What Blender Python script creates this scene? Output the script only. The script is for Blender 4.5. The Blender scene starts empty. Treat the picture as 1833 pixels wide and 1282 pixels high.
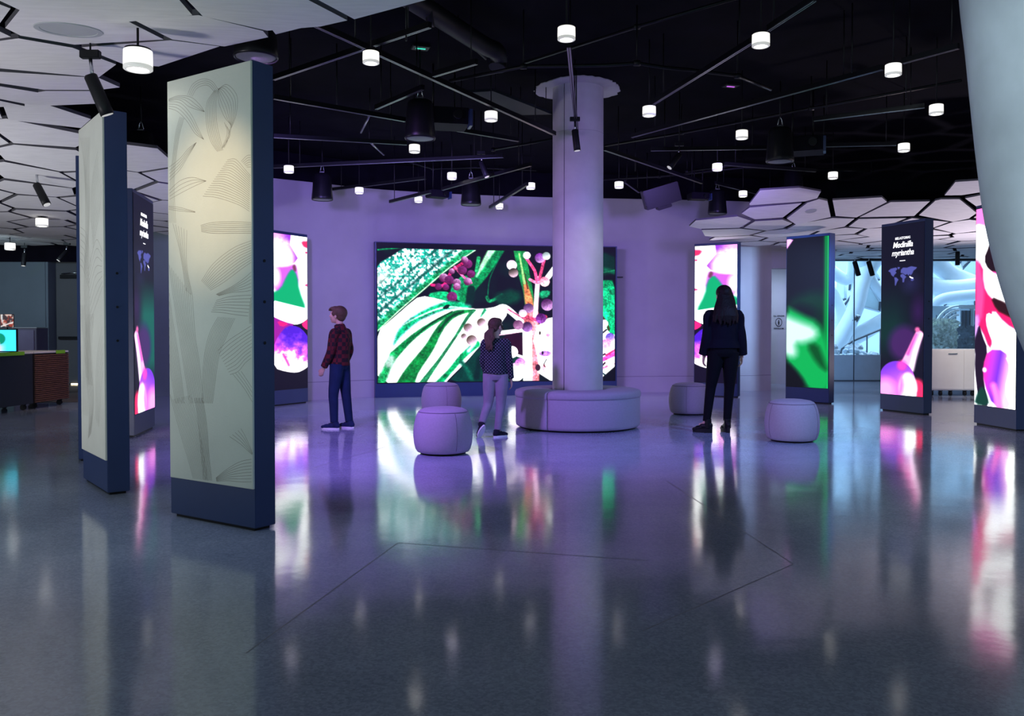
import bpy, bmesh, math, random
import numpy as np
from mathutils import Vector, Matrix, noise as mnoise
random.seed(7)
R = math.radians
PI = math.pi
scn = bpy.context.scene
COL = scn.collection

# ------------------------------------------------------------------ camera, world, lights, exposure
F, HY, PITCH, CAMH = 1560.0, 592.5, 0.0203, 1.17
CY = HY + F * math.tan(PITCH)
cam_d = bpy.data.cameras.new('camera')
cam = bpy.data.objects.new('camera', cam_d); COL.objects.link(cam)
cam.location = (0, 0, CAMH)
cam.rotation_euler = (math.pi / 2 - PITCH, 0, 0)
cam_d.sensor_width = 36.0
cam_d.lens = F / 1833 * 36
cam_d.shift_y = (CY - 641) / 1833
cam_d.clip_end = 200
scn.camera = cam

scn.view_settings.view_transform = 'Standard'
scn.view_settings.look = 'None'
scn.view_settings.exposure = 0.0
scn.view_settings.gamma = 1.0
scn.view_settings.use_curve_mapping = False

world = bpy.data.worlds.new('world'); scn.world = world
world.use_nodes = True
wb = world.node_tree.nodes['Background']
wb.inputs[0].default_value = (0.56, 0.68, 0.80, 1)
wb.inputs[1].default_value = 0.42


def area(name, loc, target, size, size_y, color, energy):
    d = bpy.data.lights.new(name, 'AREA'); d.shape = 'RECTANGLE'
    d.size = size; d.size_y = size_y; d.color = color; d.energy = energy
    o = bpy.data.objects.new(name, d); COL.objects.link(o); o.location = loc
    o.rotation_euler = (Vector(target) - Vector(loc)).to_track_quat('-Z', 'Y').to_euler()
    return o


def spot(name, loc, target, color, energy, angle, blend=0.6, radius=0.05):
    d = bpy.data.lights.new(name, 'SPOT')
    d.color = color; d.energy = energy; d.spot_size = R(angle); d.spot_blend = blend; d.shadow_soft_size = radius
    o = bpy.data.objects.new(name, d); COL.objects.link(o); o.location = loc
    o.rotation_euler = (Vector(target) - Vector(loc)).to_track_quat('-Z', 'Y').to_euler()
    return o


VIO = (0.34, 0.23, 1.0)
spot('violet_wash_light', (-2.9, 9.4, 2.95), (-3.0, 14.9, 1.5), VIO, 500, 112, 1.0, .15)
spot('violet_wash_light', (-.9, 10.6, 2.95), (-.5, 16.2, 1.3), VIO, 330, 112, 1.0, .15)
spot('violet_wash_light', (2.9, 10.8, 2.95), (2.4, 16.4, 1.5), VIO, 330, 108, 1.0, .15)
spot('violet_down_light', (-2.6, 6.4, 3.3), (-.6, 9.3, 0), (0.40, 0.20, 1.0), 950, 95, 1.0, .2)
spot('magenta_wash_light', (-1.9, 6.4, 3.2), (0.6, 10.6, 2.6), (0.60, 0.30, 1.0), 420, 46, 1.0, .1)
spot('violet_column_light', (2.6, 7.2, 3.1), (0.95, 10.5, 3.2), (0.42, 0.34, 1.0), 170, 40, 1.0, .1)
spot('added_violet_canopy_fill', (3.6, 10.2, 1.9), (5.4, 13.6, 3.15), (0.62, 0.38, 1.0), 34, 120, 1.0, .1)  # unseen lamp added to tint the right canopy front violet
spot('warm_panel_light', (-2.5, 3.35, 2.72), (-1.84, 5.1, 2.02), (1.0, 0.72, 0.42), 150, 30, 1.0, .03)
spot('white_column_light', (2.0, 7.0, 3.2), (0.95, 10.6, 1.9), (1.0, 0.88, 0.92), 170, 22, 1.0, .05)
spot('blue_side_light', (4.6, 6.6, 3.2), (1.2, 9.8, 0.3), (0.22, 0.40, 1.0), 620, 70, 1.0, .2)
spot('blue_side_light', (1.2, 3.0, 3.36), (-1.4, 5.2, 1.0), (0.2, 0.38, 1.0), 90, 60, 1.0, .2)
spot('added_blue_wall_fill', (4.35, 11.6, 2.5), (5.0, 17.0, 1.45), (0.36, 0.60, 1.0), 1450, 40, 1.0, .15)  # no fixture; added to bring blue light onto the right wall
spot('added_panel_fill', (-4.2, 1.6, 3.1), (-2.6, 5.6, .9), (0.74, 0.97, 1.0), 135, 62, 1.0, .3)  # unseen spot added to lift the etched panels
spot('column_wash_light', (-1.0, .8, 3.2), (3.4, 5.2, 1.9), (0.78, 0.92, 1.0), 1500, 52, 1.0, .3)
spot('added_canopy_uplight', (-5.2, 4.0, .25), (-4.6, 6.5, 3.2), (0.95, 0.93, 1.0), 340, 150, 1.0, .3)  # unseen floor spots, added to brighten the canopy undersides
spot('added_canopy_uplight', (-8.2, 8.6, .25), (-6.5, 10.8, 3.2), (0.93, 0.97, 1.0), 420, 150, 1.0, .3)
spot('added_canopy_uplight', (-.6, 1.0, .25), (-.9, 4.4, 3.0), (0.45, 1.0, 0.93), 110, 90, 1.0, .3)
spot('added_canopy_uplight', (8.7, 14.3, .25), (7.2, 13.6, 3.0), (0.98, 0.86, 1.0), 420, 125, 1.0, .2)
spot('added_counter_fill', (-5.6, 12.6, 2.7), (-7.2, 13.6, .4), (1.0, 0.72, 0.45), 60, 60, 1.0, .05)  # extra warm lamp without fixture, put in to lighten the slats
spot('added_back_room_fill', (-9.6, 14.6, 2.6), (-9.6, 18.6, 1.2), (0.6, 0.85, 1.0), 160, 120, 1.0, .3)  # added without a fixture so the dark back wall reads lighter
spot('added_passage_fill', (5.75, 18.0, 2.35), (5.75, 19.3, 1.1), (0.5, 0.68, 1.0), 90, 130, 1.0, .1)  # invented lamp lifting the dark passage recess
spot('added_cabinet_fill', (7.5, 13.9, 2.6), (8.4, 15.8, .5), (1.0, 0.92, 0.84), 190, 50, 1.0, .1)  # extra unseen lamp that whitens the rolling cabinet
area('atrium_daylight', (9, 27.5, 9.5), (9, 27.5, 0), 18, 11, (0.56, 0.76, 1.0), 6000)



# ------------------------------------------------------------------ helpers
def ray(px, py):
    dx = (px - 916.5) / F; dz = -(py - CY) / F
    c, s = math.cos(PITCH), math.sin(PITCH)
    return Vector((dx, c + dz * s, -s + dz * c))


def atY(px, py, Y):
    r = ray(px, py); t = Y / r.y
    return Vector((r.x * t, Y, CAMH + r.z * t))


def atZ(px, py, z=0.0):
    r = ray(px, py); t = (z - CAMH) / r.z
    return Vector((r.x * t, r.y * t, z))


def lin(c):
    c = c / 255.0
    return c / 12.92 if c <= .04045 else ((c + .055) / 1.055) ** 2.4


def rgb(r, g, b):
    return (lin(r), lin(g), lin(b))


def mat(name, col, rough=.6, metal=0.0, var=.06, nscale=6.0, bump=0.0, bscale=40.0, spec=.5, emit=None, estr=1.0, stretch=None):
    m = bpy.data.materials.new(name); m.use_nodes = True
    nt = m.node_tree; p = nt.nodes['Principled BSDF']
    p.inputs['Roughness'].default_value = rough
    p.inputs['Metallic'].default_value = metal
    p.inputs['Specular IOR Level'].default_value = spec
    tc = nt.nodes.new('ShaderNodeTexCoord')
    mp = nt.nodes.new('ShaderNodeMapping')
    if stretch: mp.inputs['Scale'].default_value = stretch
    nt.links.new(tc.outputs['Object'], mp.inputs['Vector'])
    n = nt.nodes.new('ShaderNodeTexNoise'); n.inputs['Scale'].default_value = nscale; n.inputs['Detail'].default_value = 5
    nt.links.new(mp.outputs[0], n.inputs['Vector'])
    cr = nt.nodes.new('ShaderNodeValToRGB')
    cr.color_ramp.elements[0].position = .3; cr.color_ramp.elements[1].position = .7
    cr.color_ramp.elements[0].color = (*[max(0, c * (1 - var)) for c in col], 1)
    cr.color_ramp.elements[1].color = (*[min(1, c * (1 + var)) for c in col], 1)
    nt.links.new(n.outputs['Fac'], cr.inputs[0]); nt.links.new(cr.outputs[0], p.inputs['Base Color'])
    if bump:
        n2 = nt.nodes.new('ShaderNodeTexNoise'); n2.inputs['Scale'].default_value = bscale; n2.inputs['Detail'].default_value = 6
        nt.links.new(mp.outputs[0], n2.inputs['Vector'])
        b = nt.nodes.new('ShaderNodeBump'); b.inputs['Strength'].default_value = bump; b.inputs['Distance'].default_value = .01
        nt.links.new(n2.outputs['Fac'], b.inputs['Height']); nt.links.new(b.outputs[0], p.inputs['Normal'])
    if emit:
        p.inputs['Emission Color'].default_value = (*emit, 1); p.inputs['Emission Strength'].default_value = estr
    return m


def wmat(o):
    m = o.matrix_basis.copy()
    while o.parent:
        o = o.parent; m = o.matrix_basis @ m
    return m


def tag(o, label=None, cat=None, group=None, kind=None):
    if label: o['label'] = label
    if cat: o['category'] = cat
    if group: o['group'] = group
    if kind: o['kind'] = kind
    return o


def empty(name, loc, rz=0, label=None, cat=None, group=None, kind=None):
    o = bpy.data.objects.new(name, None); COL.objects.link(o)
    o.location = loc; o.rotation_euler = (0, 0, rz); o.empty_display_size = .1
    return tag(o, label, cat, group, kind)


def children(o):
    return [c for c in COL.objects if c.parent == o]


def copy_tree(o, parent=None):
    kids = children(o)
    c = o.copy(); COL.objects.link(c); c.parent = parent
    for k in kids: copy_tree(k, c)
    return c


class MB:
    def __init__(s): s.v = []; s.f = []; s.sm = []

    def add(s, vs, fs, smooth=False):
        n = len(s.v); s.v += [Vector(v) for v in vs]
        s.f += [tuple(i + n for i in f) for f in fs]; s.sm += [smooth] * len(fs)
        return s

    def box(s, a, b, M=None):
        x0, y0, z0 = a; x1, y1, z1 = b
        vs = [Vector(p) for p in ((x0, y0, z0), (x1, y0, z0), (x1, y1, z0), (x0, y1, z0), (x0, y0, z1), (x1, y0, z1), (x1, y1, z1), (x0, y1, z1))]
        if M: vs = [M @ v for v in vs]
        return s.add(vs, [(0, 3, 2, 1), (4, 5, 6, 7), (0, 1, 5, 4), (1, 2, 6, 5), (2, 3, 7, 6), (3, 0, 4, 7)])

    def cbox(s, a, b, c=.004, M=None):
        # box with small chamfered vertical and horizontal edges
        bm = bmesh.new()
        t = MB().box(a, b)
        vs = [bm.verts.new(v) for v in t.v]
        for f in t.f: bm.faces.new([vs[i] for i in f])
        bmesh.ops.bevel(bm, geom=bm.edges[:], offset=c, segments=2, affect='EDGES', clamp_overlap=True)
        bm.verts.index_update()
        V = [(M @ v.co if M else v.co.copy()) for v in bm.verts]; Fs = [tuple(v.index for v in f.verts) for f in bm.faces]
        bm.free()
        return s.add(V, Fs)

    def prism(s, poly, z0, z1):
        n = len(poly)
        vs = [(x, y, z0) for x, y in poly] + [(x, y, z1) for x, y in poly]
        return s.add(vs, [tuple(range(n - 1, -1, -1)), tuple(range(n, 2 * n))] + [(i, (i + 1) % n, n + (i + 1) % n, n + i) for i in range(n)])

    def tube(s, pts, r, n=8, caps=True, smooth=True, flat=None):
        pts = [Vector(p) for p in pts]; rs = r if isinstance(r, (list, tuple)) else [r] * len(pts)
        rings = []; up = None
        for i, p in enumerate(pts):
            d = (pts[min(i + 1, len(pts) - 1)] - pts[max(i - 1, 0)]).normalized()
            if up is None:
                up = Vector((0, 0, 1)) if abs(d.z) < .9 else Vector((0, 1, 0))
            u = d.cross(up).normalized(); w = u.cross(d).normalized(); up = w
            rr = rs[i]; ra, rb = (rr if isinstance(rr, (list, tuple)) else (rr, rr))
            rings.append([p + u * (ra * math.cos(2 * PI * k / n)) + w * (rb * math.sin(2 * PI * k / n)) for k in range(n)])
        vs = [v for g in rings for v in g]; fs = []
        for i in range(len(rings) - 1):
            for k in range(n):
                a = i * n + k; b = i * n + (k + 1) % n
                fs.append((a, b, b + n, a + n))
        s.add(vs, fs, smooth)
        if caps:
            m = len(s.v) - len(vs)
            s.f += [tuple(m + k for k in range(n - 1, -1, -1)), tuple(m + len(vs) - n + k for k in range(n))]; s.sm += [False, False]
        return s

    def lathe(s, prof, c=(0, 0, 0), n=48, smooth=True, a0=0.0, a1=2 * PI):
        full = abs(a1 - a0 - 2 * PI) < 1e-6
        m = n if full else n + 1
        vs = []
        for r, z in prof:
            for k in range(m):
                a = a0 + (a1 - a0) * k / n
                vs.append((c[0] + r * math.cos(a), c[1] + r * math.sin(a), c[2] + z))
        fs = []
        for i in range(len(prof) - 1):
            for k in range(n):
                k2 = (k + 1) % m
                fs.append((i * m + k, i * m + k2, (i + 1) * m + k2, (i + 1) * m + k))
        return s.add(vs, fs, smooth)

    def sphere(s, c, r, n=16, m=10, M=None):
        r = r if isinstance(r, (list, tuple)) else (r, r, r)
        vs = []; fs = []
        for i in range(m + 1):
            t = PI * i / m
            for k in range(n):
                a = 2 * PI * k / n
                v = Vector((r[0] * math.sin(t) * math.cos(a), r[1] * math.sin(t) * math.sin(a), r[2] * math.cos(t)))
                if M: v = M @ v
                vs.append(v + Vector(c))
        for i in range(m):
            for k in range(n):
                a = i * n + k; b = i * n + (k + 1) % n
                fs.append((a, a + n, b + n, b))
        return s.add(vs, fs, True)

    def build(s, name, m, parent=None, merge=False):
        me = bpy.data.meshes.new(name)
        vs = s.v
        if parent:
            inv = wmat(parent).inverted(); vs = [inv @ v for v in vs]
        me.from_pydata([tuple(v) for v in vs], [], s.f)
        me.polygons.foreach_set('use_smooth', s.sm)
        if merge:
            bm = bmesh.new(); bm.from_mesh(me); bmesh.ops.remove_doubles(bm, verts=bm.verts[:], dist=1e-5)
            bmesh.ops.recalc_face_normals(bm, faces=bm.faces[:]); bm.to_mesh(me); bm.free()
        me.update()
        if m: me.materials.append(m)
        o = bpy.data.objects.new(name, me); COL.objects.link(o)
        if parent: o.parent = parent
        return o


def catmull(pts, n=8):
    pts = [np.array(p, float) for p in pts]
    P = [2 * pts[0] - pts[1]] + pts + [2 * pts[-1] - pts[-2]]
    out = []
    for i in range(1, len(P) - 2):
        for k in range(n):
            t = k / n
            a, b, c, d = P[i - 1], P[i], P[i + 1], P[i + 2]
            out.append(.5 * ((2 * b) + (-a + c) * t + (2 * a - 5 * b + 4 * c - d) * t * t + (-a + 3 * b - 3 * c + d) * t ** 3))
    out.append(pts[-1])
    return out


def struct(o): o['kind'] = 'structure'; return o


# ------------------------------------------------------------------ materials
def concrete_floor():
    m = mat('polished_concrete', (.17, .185, .195), .24, var=.0)
    nt = m.node_tree; p = nt.nodes['Principled BSDF']
    tc = nt.nodes.new('ShaderNodeTexCoord')
    big = nt.nodes.new('ShaderNodeTexNoise'); big.inputs['Scale'].default_value = .8; big.inputs['Detail'].default_value = 7; big.inputs['Roughness'].default_value = .65
    nt.links.new(tc.outputs['Object'], big.inputs['Vector'])
    fine = nt.nodes.new('ShaderNodeTexVoronoi'); fine.inputs['Scale'].default_value = 95
    nt.links.new(tc.outputs['Object'], fine.inputs['Vector'])
    r1 = nt.nodes.new('ShaderNodeValToRGB')
    r1.color_ramp.elements[0].position = .3; r1.color_ramp.elements[0].color = (.265, .30, .40, 1)
    r1.color_ramp.elements[1].position = .72; r1.color_ramp.elements[1].color = (.41, .46, .58, 1)
    nt.links.new(big.outputs['Fac'], r1.inputs[0])
    hs = nt.nodes.new('ShaderNodeMapRange'); hs.inputs['From Min'].default_value = 0; hs.inputs['From Max'].default_value = 1
    hs.inputs['To Min'].default_value = .84; hs.inputs['To Max'].default_value = 1.18
    sep = nt.nodes.new('ShaderNodeSeparateColor'); nt.links.new(fine.outputs['Color'], sep.inputs[0])
    nt.links.new(sep.outputs[0], hs.inputs['Value'])
    mul = nt.nodes.new('ShaderNodeVectorMath'); mul.operation = 'SCALE'
    nt.links.new(r1.outputs[0], mul.inputs[0]); nt.links.new(hs.outputs[0], mul.inputs['Scale'])
    nt.links.new(mul.outputs[0], p.inputs['Base Color'])
    rr = nt.nodes.new('ShaderNodeMapRange'); rr.inputs['To Min'].default_value = .05; rr.inputs['To Max'].default_value = .17
    nt.links.new(big.outputs['Fac'], rr.inputs['Value']); nt.links.new(rr.outputs[0], p.inputs['Roughness'])
    n2 = nt.nodes.new('ShaderNodeTexNoise'); n2.inputs['Scale'].default_value = 3.2; n2.inputs['Detail'].default_value = 3
    nt.links.new(tc.outputs['Object'], n2.inputs['Vector'])
    b = nt.nodes.new('ShaderNodeBump'); b.inputs['Strength'].default_value = .10; b.inputs['Distance'].default_value = .010
    nt.links.new(n2.outputs['Fac'], b.inputs['Height']); nt.links.new(b.outputs[0], p.inputs['Normal'])
    p.inputs['Specular IOR Level'].default_value = .8
    return m


M_floor = concrete_floor()
M_wood_floor = mat('far_floor_tan', rgb(120, 105, 95), .35, var=.12, stretch=(1, 12, 1))
M_ceil = mat('black_ceiling_paint', (.004, .0035, .007), .95, var=.3, nscale=3, bump=.3, bscale=5, spec=.06)
M_wall = mat('pale_plaster', (.50, .47, .50), .8, var=.07, nscale=1.6, bump=.12, bscale=8)
M_wallblack = mat('black_upper_wall', (.006, .005, .010), .95, var=.2, spec=.06)
M_dark_wall = mat('slate_wall_paint', (.16, .20, .23), .8, var=.06, nscale=2)
M_darkpanel = mat('charcoal_door_paint', (.10, .105, .11), .7, var=.06, nscale=2)
M_concrete = mat('column_concrete', (.52, .49, .50), .75, var=.12, nscale=2.6, bump=.25, bscale=22)
M_bigconc = mat('cool_grey_concrete', (.36, .42, .45), .8, var=.14, nscale=2.2, bump=.2, bscale=14)
M_panel = mat('whitewashed_wood_panel', (.74, .71, .71), .7, var=.06, nscale=5, bump=.15, bscale=60, stretch=(1, 5, 1))
M_paneledge = mat('painted_shade_panel_edge', (.09, .085, .10), .8)  # shading of the panel sides and gaps is put into this dark colour
M_grille = mat('grey_speaker_grille', (.42, .43, .44), .6, var=.03)
M_navy = mat('navy_powder_coat', (.022, .042, .125), .38, var=.04)
M_stone = mat('etched_limestone', (.60, .62, .54), .75, var=.05, nscale=3, bump=.1, bscale=80)
M_etch = mat('etched_line_brown', (.20, .18, .14), .8, var=.2)
M_black = mat('matte_black_metal', (.008, .008, .010), .5, var=.1, spec=.25)
M_track = mat('satin_black_track', (.005, .005, .007), .4, var=.1, spec=.25)
M_slot = mat('track_slot_alloy', (.35, .35, .38), .3, metal=1.0, var=.05)
M_chrome = mat('bright_steel', (.6, .62, .65), .25, metal=1.0, var=.05)
M_spk = mat('speaker_black_shell', (.009, .009, .012), .35, var=.1, spec=.3)
M_spkface = mat('speaker_mesh_face', (.16, .17, .18), .5, var=.1, nscale=80)
M_fabric = mat('mauve_grey_upholstery', (.36, .31, .39), .9, var=.05, nscale=60, bump=.15, bscale=300)
M_seam = mat('dark_seam_cord', (.16, .13, .18), .9)
M_lamp = mat('frosted_lamp_glass', (.9, .9, .88), .4, emit=(1.0, .97, .90), estr=1.05, var=.02)
M_lampcore = mat('lamp_led_core', (.9, .9, .9), .4, emit=(1.0, .97, .90), estr=22.0, var=.02)
M_lampring = mat('clear_lamp_rim', (.55, .56, .55), .1, emit=(1.0, .98, .92), estr=.42, var=.02)
M_white = mat('white_laminate', (.75, .73, .70), .4, var=.02)
M_atrium = mat('white_painted_steel', (.72, .80, .86), .5, var=.04)
M_atriumwall = mat('pale_atrium_wall', (.50, .64, .74), .7, var=.1, nscale=1)
M_frost = mat('frosted_glass_band', (.40, .53, .64), .5, var=.03)
M_leafy = mat('planting_green', (.62, .75, .62), .8, var=.5, nscale=12)
M_rock = mat('pale_rock', (.45, .52, .58), .8, var=.4, nscale=6)
M_darksteel = mat('dark_rail_steel', (.06, .08, .11), .4, metal=.3)


def glass_mat():
    m = bpy.data.materials.new('clear_glass'); m.use_nodes = True; nt = m.node_tree; nt.nodes.clear()
    o = nt.nodes.new('ShaderNodeOutputMaterial'); mx = nt.nodes.new('ShaderNodeMixShader')
    t = nt.nodes.new('ShaderNodeBsdfTransparent'); g = nt.nodes.new('ShaderNodeBsdfGlossy'); fr = nt.nodes.new('ShaderNodeFresnel')
    t.inputs[0].default_value = (.88, .95, .98, 1); g.inputs['Roughness'].default_value = .02; fr.inputs[0].default_value = 1.45
    nt.links.new(fr.outputs[0], mx.inputs[0]); nt.links.new(t.outputs[0], mx.inputs[1]); nt.links.new(g.outputs[0], mx.inputs[2]); nt.links.new(mx.outputs[0], o.inputs[0])
    return m


M_glass = glass_mat()


def screen_mat():
    m = bpy.data.materials.new('led_screen_surface'); m.use_nodes = True; nt = m.node_tree
    p = nt.nodes['Principled BSDF']
    a = nt.nodes.new('ShaderNodeAttribute'); a.attribute_name = 'picture'
    nt.links.new(a.outputs['Color'], p.inputs['Emission Color']); p.inputs['Emission Strength'].default_value = 1.0
    p.inputs['Base Color'].default_value = (.006, .006, .008, 1); p.inputs['Roughness'].default_value = .5; p.inputs['Specular IOR Level'].default_value = .15
    return m


M_screen = screen_mat()
M_text = mat('lit_white_lettering', (.8, .8, .8), .5, emit=(1, 1, 1), estr=1.3, var=.01)

# ------------------------------------------------------------------ the room shell
CEIL = 4.12
struct(MB().add([(-22, -6, 0), (22, -6, 0), (22, 20.4, 0), (-22, 20.4, 0), (-22, -6, -.1), (22, -6, -.1), (22, 20.4, -.1), (-22, 20.4, -.1)],
                [(0, 1, 2, 3), (7, 6, 5, 4), (0, 4, 5, 1), (1, 5, 6, 2), (2, 6, 7, 3), (3, 7, 4, 0)]).build('floor', M_floor))
fl = bpy.data.objects['floor']
# saw-cut joints, thin dark fillings set in the slab
mj = mat('joint_filler', (.13, .145, .18), .4)
for (a, b) in (((440, 1170), (712, 972)), ((712, 972), (1160, 1004)), ((560, 838), (690, 800)), ((1195, 862), (1420, 1010)), ((1150, 1130), (1420, 1010))):
    A = atZ(*a); B = atZ(*b); d = (B - A).normalized(); n = Vector((-d.y, d.x, 0)) * .003
    MB().add([A - n + Vector((0, 0, .0006)), B - n + Vector((0, 0, .0006)), B + n + Vector((0, 0, .0006)), A + n + Vector((0, 0, .0006))], [(0, 1, 2, 3)]).build('floor_joint', mj, fl)
# tan floor area at far left
struct(MB().add([(x, y, .002) for x, y in ((-16, 12.1), (-6.0, 14.6), (-6.4, 15.6), (-7.0, 15.6), (-7, 18.6), (-16, 18.6))], [(0, 1, 2, 3, 4, 5)]).build('trim_1', M_wood_floor))
struct(MB().box((-22, 0.4, CEIL), (22, 20.6, CEIL + .15)).build('ceiling', M_ceil))

wp = catmull([(-4.3, 13.95), (-3.93, 14.3), (-3.41, 14.68), (-2.38, 15.42), (-1, 15.98), (.5, 16.33), (2.06, 16.53), (4.36, 16.86), (5.1, 17.15)], 8)
WT = 3.67


def wallstrip(pts, z0, z1, th=.2):
    b = MB(); n = len(pts); vs = []; fs = []
    for i, p in enumerate(pts):
        p = np.array(p); d = np.array(pts[min(i + 1, n - 1)]) - np.array(pts[max(i - 1, 0)]); d = d / np.linalg.norm(d); nn = np.array((-d[1], d[0])) * th
        q = p + nn
        vs += [(p[0], p[1], z0), (p[0], p[1], z1), (q[0], q[1], z1), (q[0], q[1], z0)]
    for i in range(n - 1):
        for k in range(4):
            fs.append((4 * i + k, 4 * i + (k + 1) % 4, 4 * i + 4 + (k + 1) % 4, 4 * i + 4 + k))
    fs += [(3, 2, 1, 0), tuple(4 * (n - 1) + k for k in range(4))]
    return b.add(vs, fs, False)


def smooth_flat(o): return o


struct(wallstrip(wp, 0, WT).build('wall_back', M_wall, None, True))
struct(wallstrip(wp, WT, CEIL).build('wall_back_upper', M_wallblack, None, True))
# baseboard: slightly proud skirting with a thin shadow joint above
wb_in = [(np.array(p) + np.array((.0, -.012))) for p in wp]
struct(wallstrip(wb_in, 0, .30, .02).build('baseboard_back', M_wall, None, True))
struct(wallstrip([(np.array(p) + np.array((.0, -.0125))) for p in wp], .30, .306, .02).build('trim_2', M_seam, None, True))
# returns at both ends
struct(MB().box((-4.42, 14.0, 0), (-4.3, 15.6, 2.8)).build('wall_left_return', M_dark_wall))
struct(MB().box((-4.42, 14.0, 2.8), (-4.3, 15.6, CEIL)).build('wall_left_return_upper', M_wallblack))
struct(MB().box((-7.0, 15.6, 0), (-4.3, 15.75, CEIL)).build('wall_left_near', M_dark_wall))
struct(MB().box((-7.0, 15.58, 0), (-4.42, 15.6, .28)).build('baseboard_left', M_dark_wall))
struct(MB().box((-7.1, 15.75, 0), (-7.0, 18.6, CEIL)).build('wall_left_side', M_dark_wall))
struct(MB().box((-9.95 - 6.5, 18.6, 0), (-9.95, 18.75, CEIL)).build('wall_left_far', M_dark_wall))
struct(MB().box((-9.95, 18.95, 0), (-7.0, 19.1, CEIL)).build('wall_left_recess', M_darkpanel))
struct(MB().box((-9.95, 18.62, 0), (-9.90, 18.95, CEIL)).build('wall_left_jamb', M_dark_wall))
struct(MB().box((-16.4, 18.55, 2.64), (-7.1, 18.60, CEIL)).build('trim_3', M_wallblack))
struct(MB().box((-16.6, 10.5, 0), (-16.45, 18.75, CEIL)).build('wall_left', M_dark_wall))
# right: passage with header, recess wall, glass partition
struct(MB().box((5.1, 17.15, 2.40), (6.35, 17.35, 2.98)).build('wall_right_header', M_wall))
struct(MB().box((5.1, 17.15, 2.98), (6.35, 17.35, CEIL)).build('wall_right_header_upper', M_wallblack))
struct(MB().box((5.0, 17.2, 0), (5.1, 19.3, CEIL)).build('wall_right_return', M_wall))
struct(MB().box((5.0, 19.3, 0), (6.5, 19.45, CEIL)).build('wall_right_recess', M_wall))
struct(MB().box((6.40, 20.2, 0), (6.55, 20.55, CEIL)).build('wall_right_pier', M_wall))
struct(MB().box((6.4, 20.35, 2.84), (22, 20.55, CEIL + .1)).build('wall_right_bulkhead', M_wallblack))
struct(MB().box((16.9, 12.0, 0), (17.05, 20.4, CEIL)).build('wall_right', M_wall))

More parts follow.
